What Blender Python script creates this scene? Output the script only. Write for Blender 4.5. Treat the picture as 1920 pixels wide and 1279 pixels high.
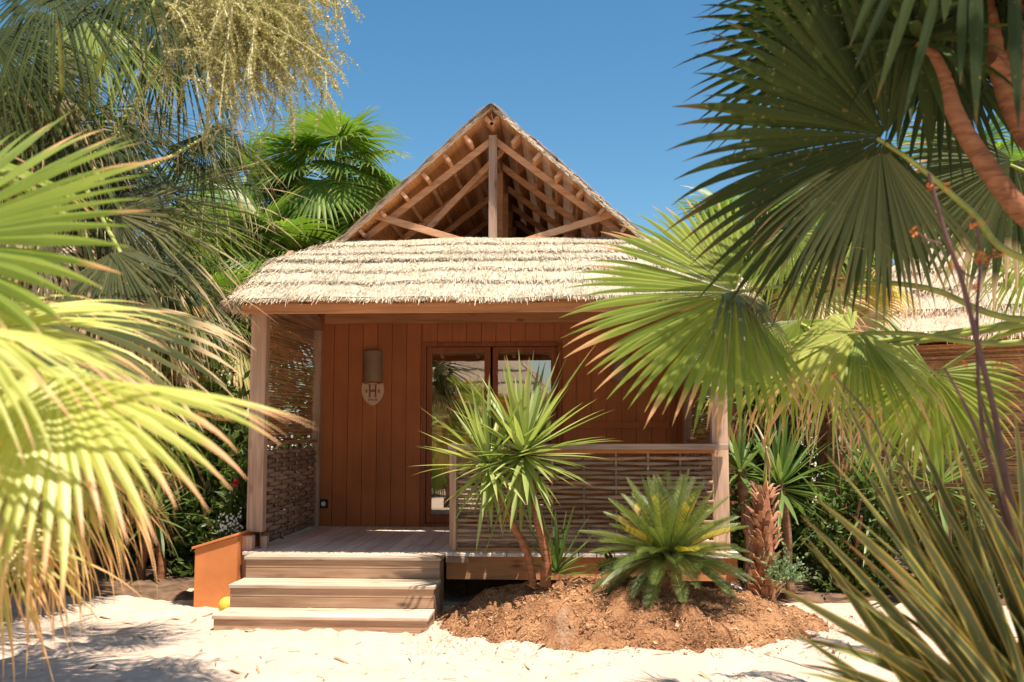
import bpy, math, random
from mathutils import Vector, Matrix, noise
import numpy as np
for o in list(bpy.data.objects): bpy.data.objects.remove(o)
SC = bpy.context.scene
COL = SC.collection
PI = math.pi
V = Vector
# ------------------------------------------------------------------ camera, sky, sun, exposure
FPX = 1867.0
CAMZ = 1.53
YAW, PITCH = math.radians(3.1), math.radians(5.22)
cd = bpy.data.cameras.new('camera'); cam = bpy.data.objects.new('camera', cd); COL.objects.link(cam)
cam.location = (0, 0, CAMZ); cam.rotation_euler = (PI/2+PITCH, 0, YAW)
cd.sensor_width = 36; cd.lens = 36*FPX/1920; cd.clip_end = 3000; cd.clip_start = 0.05
cd.dof.use_dof = True; cd.dof.focus_distance = 8.7; cd.dof.aperture_fstop = 2.4
SC.camera = cam
SUN_DIR = V((0.24, -0.27, 1.0)).normalized()       # towards the sun
el = math.asin(SUN_DIR.z); az = math.atan2(SUN_DIR.x, SUN_DIR.y)
w = bpy.data.worlds.new('World'); SC.world = w; w.use_nodes = True
nt = w.node_tree; bg = nt.nodes['Background']
sky = nt.nodes.new('ShaderNodeTexSky'); sky.sky_type = 'NISHITA'; sky.sun_disc = False
sky.sun_elevation = el; sky.sun_rotation = az
sky.air_density = 1.0; sky.dust_density = 0.9; sky.ozone_density = 1.6
hs = nt.nodes.new('ShaderNodeHueSaturation'); hs.inputs['Saturation'].default_value = 1.30; hs.inputs['Hue'].default_value = 0.488
nt.links.new(sky.outputs[0], hs.inputs['Color']); nt.links.new(hs.outputs[0], bg.inputs[0]); bg.inputs[1].default_value = 0.082
sd = bpy.data.lights.new('sun', 'SUN'); so = bpy.data.objects.new('sun', sd); COL.objects.link(so)
sd.energy = 5.0; sd.angle = math.radians(0.53); sd.color = (1.0, 0.88, 0.72)
so.rotation_euler = SUN_DIR.to_track_quat('Z', 'Y').to_euler(); so.location = (3, -3, 12)
SC.view_settings.view_transform = 'Standard'; SC.view_settings.look = 'None'
SC.view_settings.exposure = 0.90; SC.view_settings.gamma = 1

RM = Matrix.Rotation(YAW, 3, 'Z') @ Matrix.Rotation(PI/2+PITCH, 3, 'X')
def at(px, py, Y):
    """point of the place seen at photo pixel (1920 wide) at depth Y metres in front of the lens"""
    d = RM @ V(((px-960)/FPX, (639.5-py)/FPX, -1))
    return V((0, 0, CAMZ)) + d*(Y/d.y)

# ------------------------------------------------------------------ mesh builder
class MB:
    def __init__(s): s.v=[]; s.f=[]; s.uv=[]; s.r=[]; s.m=[]; s.mi=0
    def face(s, pts, uv=None, r=(0.5,0.5)):
        b=len(s.v); s.v.extend([tuple(p) for p in pts]); n=len(pts)
        s.f.append(tuple(range(b,b+n))); s.uv.extend(uv or [(0,0)]*n); s.r.extend([r]*n); s.m.append(s.mi)
    def grid(s, rows, uvs=None, r=(0.5,0.5), closed=False):
        """rows: list of lists of points"""
        b=len(s.v); nr=len(rows); nc=len(rows[0])
        for row in rows: s.v.extend([tuple(p) for p in row])
        for i in range(nr-1):
            for j in range(nc if closed else nc-1):
                j2=(j+1)%nc
                s.f.append((b+i*nc+j, b+i*nc+j2, b+(i+1)*nc+j2, b+(i+1)*nc+j))
                u0,u1=i/(nr-1),(i+1)/(nr-1); v0,v1=j/max(1,nc-1),(j+1)/max(1,nc-1)
                if uvs: u0,u1=uvs[i],uvs[i+1]
                s.uv.extend([(u0,v0),(u0,v1),(u1,v1),(u1,v0)]); s.r.extend([r]*4); s.m.append(s.mi)
    def box(s, x0,x1,y0,y1,z0,z1, r=None):
        r = r or (random.random(), random.random())
        p=[V((x,y,z)) for z in (z0,z1) for y in (y0,y1) for x in (x0,x1)]
        s._hex(p, r)
    def _hex(s, p, r):
        b=len(s.v); s.v.extend([tuple(q) for q in p])
        for f in ((0,2,3,1),(4,5,7,6),(0,1,5,4),(2,6,7,3),(0,4,6,2),(1,3,7,5)):
            s.f.append(tuple(b+i for i in f)); s.uv.extend([(0,0)]*4); s.r.extend([r]*4); s.m.append(s.mi)
    def beam(s, p0, p1, w, h, up=(0,0,1), r=None):
        """bar from p0 to p1, w across, h along up"""
        r = r or (random.random(), random.random())
        p0=V(p0); p1=V(p1); d=(p1-p0).normalized(); sd_=d.cross(V(up)).normalized(); u=sd_.cross(d)
        p=[c+sd_*a*w/2+u*b_*h/2 for c in (p0,p1) for b_ in (-1,1) for a in (-1,1)]
        s._hex([p[0],p[1],p[2],p[3],p[4],p[5],p[6],p[7]], r)
    def tube(s, pts, rad, n=8, r=(0.5,0.5), cap=True):
        pts=[V(p) for p in pts]; rows=[]
        if not hasattr(rad,'__len__'): rad=[rad]*len(pts)
        ref=V((0.31,0.17,0.93))
        for i,p in enumerate(pts):
            d=(pts[min(i+1,len(pts)-1)]-pts[max(i-1,0)]).normalized()
            if abs(d.dot(ref))>0.95: ref=V((0.9,0.2,0.1))
            a=d.cross(ref).normalized(); b_=d.cross(a)
            rows.append([p+(a*math.cos(2*PI*k/n)+b_*math.sin(2*PI*k/n))*rad[i] for k in range(n)])
        s.grid(rows, r=r, closed=True)
        if cap:
            s.face(rows[-1], r=r); s.face(rows[0][::-1], r=r)
    def build(s, name, mat, parent=None, smooth=False, bevel=0, origin=None):
        off = V((0,0,0))
        if parent is not None: off = V(parent['_w']) if '_w' in parent else V((0,0,0))
        elif origin is not None: off = V(origin)
        me=bpy.data.meshes.new(name)
        va=np.array(s.v, dtype=np.float64)-np.array(off)
        me.from_pydata(va.tolist(), [], s.f)
        u=me.uv_layers.new(name='UVMap'); u.data.foreach_set('uv', np.array(s.uv,dtype=np.float32).ravel())
        u=me.uv_layers.new(name='R'); u.data.foreach_set('uv', np.array(s.r,dtype=np.float32).ravel())
        for m in (mat if isinstance(mat,(list,tuple)) else [mat]): me.materials.append(m)
        if any(s.m): me.polygons.foreach_set('material_index', s.m)
        if smooth: me.polygons.foreach_set('use_smooth', [True]*len(me.polygons))
        me.update()
        o=bpy.data.objects.new(name, me); COL.objects.link(o)
        if parent is not None:
            o.parent=parent; o['_w']=tuple(off)
        elif origin is not None:
            o.location=off; o['_w']=tuple(off)
        if bevel:
            b=o.modifiers.new('bevel','BEVEL'); b.width=bevel; b.segments=2; b.limit_method='ANGLE'
        return o
def tag(o, label=None, cat=None, group=None, kind=None):
    if label: o['label']=label
    if cat: o['category']=cat
    if group: o['group']=group
    if kind: o['kind']=kind
    return o
def thing(name, loc, label, cat, group=None):
    o=bpy.data.objects.new(name,None); COL.objects.link(o); o.location=loc; o['_w']=tuple(loc)
    o.empty_display_size=0.2
    return tag(o,label,cat,group)

# ------------------------------------------------------------------ materials
def newmat(name):
    m=bpy.data.materials.new(name); m.use_nodes=True; t=m.node_tree; t.nodes.clear()
    out=t.nodes.new('ShaderNodeOutputMaterial'); return m,t,out
def nd(t, typ, ins=None, **props):
    n=t.nodes.new(typ)
    for k,v in props.items(): setattr(n,k,v)
    for k,v in (ins or {}).items():
        if hasattr(v,'is_output') and v.is_output: t.links.new(v, n.inputs[k])
        else: n.inputs[k].default_value=v
    return n
def rgb(c): return (c[0],c[1],c[2],1)
def ramp(t, fac, stops):
    n=t.nodes.new('ShaderNodeValToRGB'); t.links.new(fac,n.inputs[0]); e=n.color_ramp.elements
    while len(e)<len(stops): e.new(0.5)
    for q,(p,c) in zip(e,stops): q.position=p; q.color=rgb(c)
    return n.outputs[0]
def mix(t, f, a, b, bt='MIX'):
    n=t.nodes.new('ShaderNodeMix'); n.data_type='RGBA'; n.blend_type=bt
    for s_,v in ((0,f),(6,a),(7,b)):
        if hasattr(v,'is_output'): t.links.new(v,n.inputs[s_])
        else: n.inputs[s_].default_value = v if s_==0 else rgb(v)
    return n.outputs[2]
def mth(t, op, a, b=0.0, c=0.0, clamp=False):
    n=t.nodes.new('ShaderNodeMath'); n.operation=op; n.use_clamp=clamp
    for i,v in enumerate((a,b,c)):
        if hasattr(v,'is_output'): t.links.new(v,n.inputs[i])
        else: n.inputs[i].default_value=v
    return n.outputs[0]
def noi(t, vec, scale, detail=4, rough=0.55, dist=0.0):
    n=nd(t,'ShaderNodeTexNoise',{'Scale':scale,'Detail':detail,'Roughness':rough,'Distortion':dist}); t.links.new(vec,n.inputs['Vector']); return n.outputs[0]
def objc(t, scale=(1,1,1), rvec=None):
    tc=t.nodes.new('ShaderNodeTexCoord'); mp=nd(t,'ShaderNodeMapping',{'Scale':scale}); t.links.new(tc.outputs['Object'],mp.inputs['Vector'])
    if rvec is not None:
        a=t.nodes.new('ShaderNodeVectorMath'); a.operation='ADD'; t.links.new(mp.outputs[0],a.inputs[0]); t.links.new(rvec,a.inputs[1]); return a.outputs[0]
    return mp.outputs[0]
def rnode(t):
    u=nd(t,'ShaderNodeUVMap',uv_map='R'); s=t.nodes.new('ShaderNodeSeparateXYZ'); t.links.new(u.outputs[0],s.inputs[0]); return s.outputs[0],s.outputs[1]
def uvnode(t):
    u=nd(t,'ShaderNodeUVMap',uv_map='UVMap'); s=t.nodes.new('ShaderNodeSeparateXYZ'); t.links.new(u.outputs[0],s.inputs[0]); return s.outputs[0],s.outputs[1]
def bump(t, h, strength=0.5, dist=0.01):
    return nd(t,'ShaderNodeBump',{'Height':h,'Strength':strength,'Distance':dist}).outputs[0]
def prin(t, out, col, rough=0.7, nrm=None, spec=0.3, **kw):
    p=t.nodes.new('ShaderNodeBsdfPrincipled')
    if hasattr(col,'is_output'): t.links.new(col,p.inputs['Base Color'])
    else: p.inputs['Base Color'].default_value=rgb(col)
    if hasattr(rough,'is_output'): t.links.new(rough,p.inputs['Roughness'])
    else: p.inputs['Roughness'].default_value=rough
    p.inputs['Specular IOR Level'].default_value=spec
    if nrm: t.links.new(nrm,p.inputs['Normal'])
    for k,v in kw.items(): p.inputs[k].default_value=v
    if out: t.links.new(p.outputs[0],out.inputs[0])
    return p

def wood(name, c1, c2, c3, axis=0, var=0.25, knots=True, rough=0.75):
    m,t,out=newmat(name)
    sc=[14,14,14]; sc[axis]=0.9
    rx,ry=rnode(t)
    off=nd(t,'ShaderNodeCombineXYZ',{0:mth(t,'MULTIPLY',rx,37),1:mth(t,'MULTIPLY',ry,53),2:mth(t,'MULTIPLY',rx,91)}).outputs[0]
    vec=objc(t,tuple(sc),off)
    g=noi(t,vec,1.0,6,0.6,1.2)
    sc2=[70,70,70]; sc2[axis]=1.6
    fine=noi(t,objc(t,tuple(sc2),off),1.0,3,0.6)
    f=mth(t,'ADD',mth(t,'MULTIPLY',g,0.7),mth(t,'MULTIPLY',fine,0.3))
    col=ramp(t,f,[(0.34,c3),(0.5,c1),(0.66,c2)])
    if knots:
        sk=[7,7,7]; sk[axis]=2.6
        vo=nd(t,'ShaderNodeTexVoronoi',{'Scale':1.0,'Randomness':1.0}); t.links.new(objc(t,tuple(sk),off),vo.inputs['Vector'])
        k=nd(t,'ShaderNodeMapRange',{'Value':vo.outputs['Distance'],'From Min':0.04,'From Max':0.19,'To Min':0.85,'To Max':0.0}).outputs[0]
        col=mix(t,k,col,tuple(x*0.45 for x in c3))
    br=nd(t,'ShaderNodeMapRange',{'Value':rx,'To Min':1-var,'To Max':1+var*0.6}).outputs[0]
    big=noi(t,objc(t,(1.5,1.5,1.5)),1.0,3)
    br=mth(t,'MULTIPLY',br,nd(t,'ShaderNodeMapRange',{'Value':big,'From Min':0.3,'From Max':0.7,'To Min':0.85,'To Max':1.12}).outputs[0])
    col=mix(t,1.0,col,nd(t,'ShaderNodeCombineColor',{0:br,1:br,2:br}).outputs[0],'MULTIPLY')
    prin(t,out,col,rough,bump(t,f,0.5,0.006),0.25)
    return m
WX=dict(c1=(.38,.235,.15),c2=(.50,.33,.22),c3=(.23,.125,.075))
M={}
M['step']=wood('weathered_step_wood',**WX,axis=0)
M['tread']=wood('sandy_tread_wood',(.56,.44,.34),(.70,.57,.45),(.38,.26,.18),axis=0)
M['deck']=wood('grey_deck_wood',(.78,.68,.60),(.85,.77,.70),(.6,.49,.42),axis=1,knots=False,var=.15)
M['post']=wood('post_wood',(.50,.33,.24),(.62,.45,.33),(.33,.19,.13),axis=2)
M['rail']=wood('rail_wood',(.50,.36,.28),(.62,.47,.37),(.32,.2,.15),axis=0)
M['beamx']=wood('porch_beam_wood',(.52,.24,.11),(.6,.30,.15),(.36,.15,.065),axis=0,var=.1)
M['beamy']=wood('side_beam_wood',(.40,.22,.13),(.5,.3,.18),(.24,.12,.07),axis=1,var=.1)
M['truss']=wood('truss_wood',(.66,.35,.19),(.74,.46,.28),(.48,.23,.11),axis=0,var=.2)
M['wall']=wood('stained_wall_boards',(.50,.165,.056),(.53,.18,.063),(.45,.145,.048),axis=2,var=.09,knots=False,rough=.6)
M['doorframe']=wood('stained_door_frame',(.32,.095,.035),(.38,.12,.045),(.22,.065,.025),axis=2,var=.05,knots=False,rough=.5)
M['weave']=wood('woven_slats',(.38,.25,.17),(.50,.36,.26),(.22,.135,.09),axis=0,var=.35,knots=False)
M['weavey']=wood('woven_side_slats',(.40,.25,.17),(.5,.34,.25),(.24,.14,.09),axis=1,var=.35,knots=False)
M['reed']=wood('reed_screen',(.55,.29,.14),(.66,.40,.22),(.34,.16,.075),axis=1,var=.5,knots=False)
M['lining']=wood('reed_roof_lining',(.82,.42,.17),(.9,.5,.23),(.64,.29,.10),axis=0,var=.10,knots=False)
M['box']=None

def simple(name, c, rough=.6, var=.15, scale=6, bmp=0.1, spec=.3, **kw):
    m,t,out=newmat(name); f=noi(t,objc(t),scale,5)
    col=mix(t,nd(t,'ShaderNodeMapRange',{'Value':f,'From Min':.3,'From Max':.7}).outputs[0],tuple(x*(1-var) for x in c),tuple(min(1,x*(1+var)) for x in c))
    prin(t,out,col,rough,bump(t,noi(t,objc(t),scale*8,3),bmp,.004),spec,**kw); return m
M['box']=simple('orange_box_paint',(.60,.215,.07),.85,.1,5,.3)
M['lamp']=simple('taupe_ceramic_lamp',(.30,.20,.13),.6)
M['sign']=simple('pale_wood_shield',(.74,.47,.32),.6)
M['burn']=simple('burnt_marking',(.2,.09,.055),.7)
M['ball']=simple('yellow_ball',(.75,.50,.07),.45,.2,25)
M['black']=simple('dark_plastic',(.03,.025,.022),.5)
M['white']=simple('frosted_lens',(.8,.78,.74),.3)
M['metal']=simple('steel_handle',(.45,.43,.4),.3,Metallic=1.0)
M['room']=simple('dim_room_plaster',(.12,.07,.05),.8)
M['curtain']=simple('pale_curtain',(.45,.4,.36),.9)

def glassmat():
    m,t,out=newmat('door_glass')
    g=nd(t,'ShaderNodeBsdfGlossy',{'Color':(1,.93,.86,1),'Roughness':0.012})
    nn=noi(t,objc(t,(1,1,1)),1.6,2); t.links.new(bump(t,nn,.10,.01),g.inputs['Normal'])
    tr=nd(t,'ShaderNodeBsdfTransparent',{'Color':(.55,.52,.5,1)})
    mx=nd(t,'ShaderNodeMixShader',{0:.42}); t.links.new(tr.outputs[0],mx.inputs[1]); t.links.new(g.outputs[0],mx.inputs[2]); t.links.new(mx.outputs[0],out.inputs[0])
    return m
M['glass']=glassmat()

def thatch(name, dark, mid, light, green=0.0):
    m,t,out=newmat(name); rx,ry=rnode(t); u,v=uvnode(t)
    n=noi(t,objc(t,(3,3,3)),1,4)
    f=mth(t,'ADD',mth(t,'MULTIPLY',rx,.85),mth(t,'MULTIPLY',n,.3))
    col=ramp(t,f,[(.17,dark),(.36,mid),(.85,light)])
    if green>0:
        g=mth(t,'MULTIPLY',mth(t,'GREATER_THAN',ry,1-green),.6)
        col=mix(t,g,col,(.28,.30,.16))
    wth=noi(t,objc(t,(1.1,1.1,2.2)),1,5,.7)
    col=mix(t,nd(t,'ShaderNodeMapRange',{'Value':wth,'From Min':.47,'From Max':.68,'To Max':.55}).outputs[0],col,tuple(x*.62 for x in (mid[0]*.92,mid[1]*.98,mid[2]*.98)))
    p=prin(t,out,col,.75,bump(t,noi(t,objc(t,(40,40,40)),1,3),.6,.01),.2)
    tr=nd(t,'ShaderNodeBsdfTranslucent'); t.links.new(col,tr.inputs[0])
    mx=nd(t,'ShaderNodeMixShader',{0:.18}); t.links.new(p.outputs[0],mx.inputs[1]); t.links.new(tr.outputs[0],mx.inputs[2]); t.links.new(mx.outputs[0],out.inputs[0])
    return m
M['thatch']=thatch('reed_thatch',(.20,.155,.10),(.55,.46,.35),(.78,.69,.56),.22)
M['thatch2']=thatch('aged_thatch',(.28,.20,.14),(.56,.44,.33),(.74,.62,.49),.05)

def leafmat(name, stops, tip=(.45,.25,.1), tip0=.8, trans=.35, tcol=1.6, rough=.42, spec=.45, edge=None, yellow=None, streak=True, amt=1.0):
    m,t,out=newmat(name); rx,ry=rnode(t); u,v=uvnode(t)
    n=noi(t,objc(t,(2.2,2.2,2.2)),1,3)
    f=mth(t,'ADD',mth(t,'MULTIPLY',rx,.7),mth(t,'MULTIPLY',n,.35))
    col=ramp(t,f,stops)
    if streak:
        cv=nd(t,'ShaderNodeCombineXYZ',{0:mth(t,'MULTIPLY',u,3),1:mth(t,'MULTIPLY',v,14),2:mth(t,'MULTIPLY',rx,60)}).outputs[0]
        s_=noi(t,cv,1,3); col=mix(t,nd(t,'ShaderNodeMapRange',{'Value':s_,'From Min':.35,'From Max':.7,'To Max':.35}).outputs[0],col,tuple(min(1,x*1.9+.02) for x in stops[1][1]))
    if yellow:
        yy=mth(t,'GREATER_THAN',ry,yellow[1]); yy=mth(t,'MULTIPLY',yy,.75); col=mix(t,yy,col,yellow[0])
    if edge:
        d=mth(t,'ABSOLUTE',mth(t,'SUBTRACT',v,.5)); e=mth(t,'GREATER_THAN',d,edge[1]); col=mix(t,mth(t,'MULTIPLY',e,.85),col,edge[0])
    bl=noi(t,objc(t,(38,38,38)),1,3,.6); col=mix(t,nd(t,'ShaderNodeMapRange',{'Value':bl,'From Min':.64,'From Max':.70,'To Max':.55}).outputs[0],col,(.36,.24,.10))
    tt=mth(t,'ADD',u,mth(t,'MULTIPLY',mth(t,'SUBTRACT',ry,.5),.3))
    k=nd(t,'ShaderNodeMapRange',{'Value':tt,'From Min':tip0,'From Max':tip0+.12,'To Max':amt}).outputs[0]
    col=mix(t,k,col,tip)
    p=prin(t,out,col,rough,None,spec)
    tc=mix(t,1.0,col,(tcol,tcol*1.05,tcol*.55),'MULTIPLY')
    tr=nd(t,'ShaderNodeBsdfTranslucent'); t.links.new(tc,tr.inputs[0])
    mx=nd(t,'ShaderNodeMixShader',{0:trans}); t.links.new(p.outputs[0],mx.inputs[1]); t.links.new(tr.outputs[0],mx.inputs[2]); t.links.new(mx.outputs[0],out.inputs[0])
    return m
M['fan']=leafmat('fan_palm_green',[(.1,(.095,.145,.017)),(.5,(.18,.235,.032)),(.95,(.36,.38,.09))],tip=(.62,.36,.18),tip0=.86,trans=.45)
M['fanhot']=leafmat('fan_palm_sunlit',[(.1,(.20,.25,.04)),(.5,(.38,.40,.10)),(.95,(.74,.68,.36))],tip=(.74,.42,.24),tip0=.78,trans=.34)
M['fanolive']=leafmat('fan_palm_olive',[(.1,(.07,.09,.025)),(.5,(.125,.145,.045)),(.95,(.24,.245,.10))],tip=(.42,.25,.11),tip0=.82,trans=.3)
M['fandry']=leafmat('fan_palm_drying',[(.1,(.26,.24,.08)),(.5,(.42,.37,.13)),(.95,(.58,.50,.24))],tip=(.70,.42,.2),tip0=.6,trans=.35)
M['fandark']=leafmat('fan_palm_dark',[(.1,(.012,.022,.006)),(.5,(.026,.042,.010)),(.95,(.06,.08,.018))],tip=(.16,.08,.035),tip0=.93,trans=.22,amt=.7,rough=.6,spec=.15)  # green darkened: shade of the backlit, overshadowed leaves is put into the colour
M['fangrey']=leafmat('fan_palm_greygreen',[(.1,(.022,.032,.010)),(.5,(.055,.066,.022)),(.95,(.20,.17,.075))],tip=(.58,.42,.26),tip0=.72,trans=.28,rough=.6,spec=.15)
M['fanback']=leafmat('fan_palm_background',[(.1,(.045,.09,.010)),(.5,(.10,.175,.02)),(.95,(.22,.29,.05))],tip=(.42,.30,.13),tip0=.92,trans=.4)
M['straw']=leafmat('dead_frond_straw',[(.1,(.25,.17,.09)),(.5,(.42,.31,.18)),(.95,(.58,.46,.30))],tip=(.45,.28,.14),tip0=.8,trans=.2)
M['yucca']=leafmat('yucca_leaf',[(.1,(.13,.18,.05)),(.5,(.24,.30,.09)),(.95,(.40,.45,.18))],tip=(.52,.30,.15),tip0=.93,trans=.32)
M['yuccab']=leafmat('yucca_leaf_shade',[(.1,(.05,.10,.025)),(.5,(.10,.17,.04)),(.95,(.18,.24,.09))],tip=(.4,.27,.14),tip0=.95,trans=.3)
M['cycad']=leafmat('cycad_leaflet',[(.1,(.035,.062,.014)),(.5,(.09,.13,.028)),(.95,(.26,.30,.09))],tip=(.3,.26,.1),tip0=1.2,trans=.25,yellow=((.68,.48,.05),.86))
M['flax']=leafmat('variegated_flax_blade',[(.1,(.035,.05,.015)),(.5,(.065,.085,.022)),(.95,(.14,.15,.045))],tip=(.45,.20,.08),tip0=1.0,trans=.25,edge=((.46,.33,.08),.38))
M['bush']=leafmat('shrub_leaf',[(.1,(.022,.042,.010)),(.5,(.06,.10,.02)),(.95,(.17,.22,.06))],tip0=2,trans=.3,streak=False)
M['greybush']=leafmat('greygreen_shrub_leaf',[(.1,(.10,.16,.08)),(.5,(.17,.25,.13)),(.95,(.27,.35,.2))],tip0=2,trans=.25,streak=False)
M['flower_y']=leafmat('golden_flower',[(.1,(.22,.215,.07)),(.5,(.44,.40,.19)),(.95,(.70,.62,.40))],tip0=2,trans=.25,streak=False)
M['red']=simple('red_petal',(.65,.03,.05),.5); M['whitef']=simple('white_petal',(.85,.83,.75),.5)
M['orangef']=simple('orange_flower',(.58,.15,.03),.5)
M['petiole']=simple('palm_petiole',(.30,.34,.08),.45,.3,9)
M['stalk']=simple('purple_brown_stalk',(.13,.065,.06),.5,.3,12)
def barkmat(name,c1,c2,ring=60):
    m,t,out=newmat(name); u,v=uvnode(t)
    vec=objc(t,(8,8,ring)); f=noi(t,vec,1,5,.65,.6)
    col=ramp(t,f,[(.32,c1),(.62,c2)])
    prin(t,out,col,.85,bump(t,f,.9,.009),.2); return m
M['bark']=barkmat('orange_brown_bark',(.17,.065,.03),(.36,.16,.08),40)
M['barkd']=barkmat('dark_bark',(.10,.055,.035),(.24,.13,.08),30)
M['fibre']=barkmat('fibrous_palm_trunk',(.16,.06,.03),(.42,.2,.11),12)
M['boot']=simple('leaf_base_stub',(.50,.27,.16),.8,.35,14,.5)

# ground
def sandmat():
    m,t,out=newmat('pale_sand')
    o=objc(t); n1=noi(t,o,2.2,5,.6); n2=noi(t,o,45,4,.7); n3=noi(t,o,320,2,.5)
    col=ramp(t,n1,[(.3,(.50,.395,.32)),(.7,(.60,.49,.405))])
    col=mix(t,nd(t,'ShaderNodeMapRange',{'Value':n3,'From Min':.3,'From Max':.7,'To Max':.25}).outputs[0],col,(.5,.38,.29))
    litter=nd(t,'ShaderNodeMapRange',{'Value':n2,'From Min':.70,'From Max':.76,'To Max':.5}).outputs[0]
    col=mix(t,litter,col,(.42,.27,.18))
    h=mth(t,'ADD',mth(t,'MULTIPLY',noi(t,o,7,6,.65),1.5),mth(t,'MULTIPLY',n2,.25))
    prin(t,out,col,.95,bump(t,h,.7,.03),.1); return m
M['sand']=sandmat()
def soilmat():
    m,t,out=newmat('mulch_soil'); o=objc(t)
    n1=noi(t,o,3,5,.6); n2=noi(t,o,60,5,.75)
    col=ramp(t,mth(t,'ADD',mth(t,'MULTIPLY',n1,.4),mth(t,'MULTIPLY',n2,.6)),[(.40,(.11,.048,.025)),(.52,(.37,.185,.092)),(.68,(.58,.35,.19))])
    sx=t.nodes.new('ShaderNodeSeparateXYZ'); t.links.new(o,sx.inputs[0])
    ux=mth(t,'MULTIPLY',mth(t,'SUBTRACT',sx.outputs[0],-.02),9.0); uy=mth(t,'MULTIPLY',mth(t,'SUBTRACT',sx.outputs[1],7.45),3.0)
    q=mth(t,'ADD',mth(t,'MULTIPLY',ux,ux),mth(t,'MULTIPLY',uy,uy)); q=mth(t,'ADD',q,mth(t,'MULTIPLY',noi(t,o,9,5,.7),4.6)); q=mth(t,'SUBTRACT',q,1.2)
    k=nd(t,'ShaderNodeMapRange',{'Value':q,'From Min':1.0,'From Max':1.7,'To Min':.28,'To Max':0.0}).outputs[0]
    col=mix(t,k,col,(.56,.44,.34))
    prin(t,out,col,.95,bump(t,n2,1.0,.02),.1); return m
M['soil']=soilmat()
M['bed']=simple('dark_bed_soil',(.13,.08,.05),.95,.5,9,1.0)
M['chip']=thatch('bark_chip',(.11,.045,.025),(.36,.185,.095),(.62,.40,.24))
M['litter']=thatch('dry_litter',(.2,.1,.05),(.4,.26,.15),(.6,.45,.3))

# ------------------------------------------------------------------ ground
def moundh(x,y):
    dx=(x-0.48)/1.60; dy=(y-8.35)/(1.22 if y<8.35 else 1.6)
    d=math.sqrt(dx*dx+dy*dy)+0.10*noise.noise(V((x*1.6,y*1.6,3)))
    if d>1: return 0.0
    return 0.33*(1-d*d)**0.9*(1+0.25*noise.noise(V((x*3,y*3,1))))
_fr=random.Random(12)
FOOT={}
for _i in range(640):
    _x,_y=_fr.uniform(-5,5),_fr.uniform(4.2,8.9); _a=_fr.gauss(PI/2,.9)
    FOOT.setdefault((int(_x//.5),int(_y//.5)),[]).append((_x,_y,math.cos(_a),math.sin(_a),_fr.uniform(.007,.020)))
def feet(x,y):
    if not(-5<x<5 and 4.2<y<9): return 0
    h=0; cx,cy=int(x//.5),int(y//.5)
    for i in (-1,0,1):
        for j in (-1,0,1):
            for (fx,fy,c,s_,d) in FOOT.get((cx+i,cy+j),()):
                u=((x-fx)*c+(y-fy)*s_)/.15; v=(-(x-fx)*s_+(y-fy)*c)/.065; q=u*u+v*v
                if q<4: h+=d*(-math.exp(-q*1.6)+.55*math.exp(-(q-1.7)**2*2))
    return h
def groundh(x,y):
    h=feet(x,y)+0.045*noise.noise(V((x*.7,y*.7,0)))+0.022*noise.noise(V((x*2.6,y*2.6,4)))+0.012*noise.noise(V((x*7,y*7,7)))
    if y>8.8: h-=0.0
    return h*(1 if y<14 else .3)
def nonuni(a,b,c,d,fine,coarse):
    xs=list(np.arange(a,b,coarse))+list(np.arange(b,c,fine))+list(np.arange(c,d+coarse,coarse)); return xs
mb=MB(); xs=[-400,-150,-60]+nonuni(-20,-4.4,3.6,20,.034,1.0)+[60,150,400]; ys=[-400,-150,-60,-30]+nonuni(-12,4.6,9.6,20,.034,.8)+[50,150,500]
mb.grid([[V((x,y,groundh(x,y))) for x in xs] for y in ys])
sand=mb.build('sand_ground',M['sand'],smooth=True); tag(sand,kind='structure')
mb=MB(); xs=np.arange(-1.35,2.6,.028); ys=np.arange(6.85,10.0,.028)
rows=[]
for y in ys:
    rows.append([V((x,y,groundh(x,y)+ (lambda h: h-.03+(.06*noise.noise(V((x*6,y*6,9)))+.03*noise.noise(V((x*16,y*16,2)))+.014*noise.noise(V((x*38,y*38,5))))*(1 if h>0.01 else 0))(moundh(x,y)))) for x in xs])
mb.grid(rows)
mound=mb.build('mulch_mound',M['soil'],smooth=True); tag(mound,kind='structure')
for (xa,xb,ya,yb,sd_) in ((-9.5,-3.25,9.0,17.0,1),(1.55,9.5,9.05,17.0,2)):
    mb=MB(); xs=np.arange(xa,xb,.09); ys=np.arange(ya,yb,.09); rows=[]
    for y in ys:
        row=[]
        for x in xs:
            inn=min((x-xa),(xb-x),(y-ya)*1.0,(yb-y))+.35*noise.noise(V((x*1.7,y*1.7,sd_)))
            row.append(V((x,y,groundh(x,y)+min(.05,(inn-.25)*.25)+.02*noise.noise(V((x*5,y*5,3))))))
        rows.append(row)
    mb.grid(rows); tag(mb.build('garden_bed_soil',M['bed'],smooth=True),kind='structure')
def gz(x,y): return groundh(x,y)+max(0,moundh(x,y)-.03)
random.seed(5)
mb=MB()
for i in range(19000):
    x=random.uniform(-1.2,2.45); y=random.uniform(6.95,9.4); h=moundh(x,y)
    if h<.015 and random.random()<(.80 if 7.0<y<8.6 else .97): continue
    s_=random.uniform(.003,.011)+(.012*random.random() if random.random()<.12 else 0); a=random.uniform(0,PI); tl=random.uniform(-.5,.5)
    if ((x+.02)*9)**2+((y-7.45)*3)**2<1.1 and random.random()<.8: continue
    c=V((x,y,gz(x,y)+.012)); d=V((math.cos(a),math.sin(a),tl))*s_; e=V((-math.sin(a),math.cos(a),random.uniform(-.4,.4)))*s_*random.uniform(.2,.6)
    mb.face([c-d-e,c+d-e,c+d+e,c-d+e],r=(random.random(),random.random()))
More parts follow.
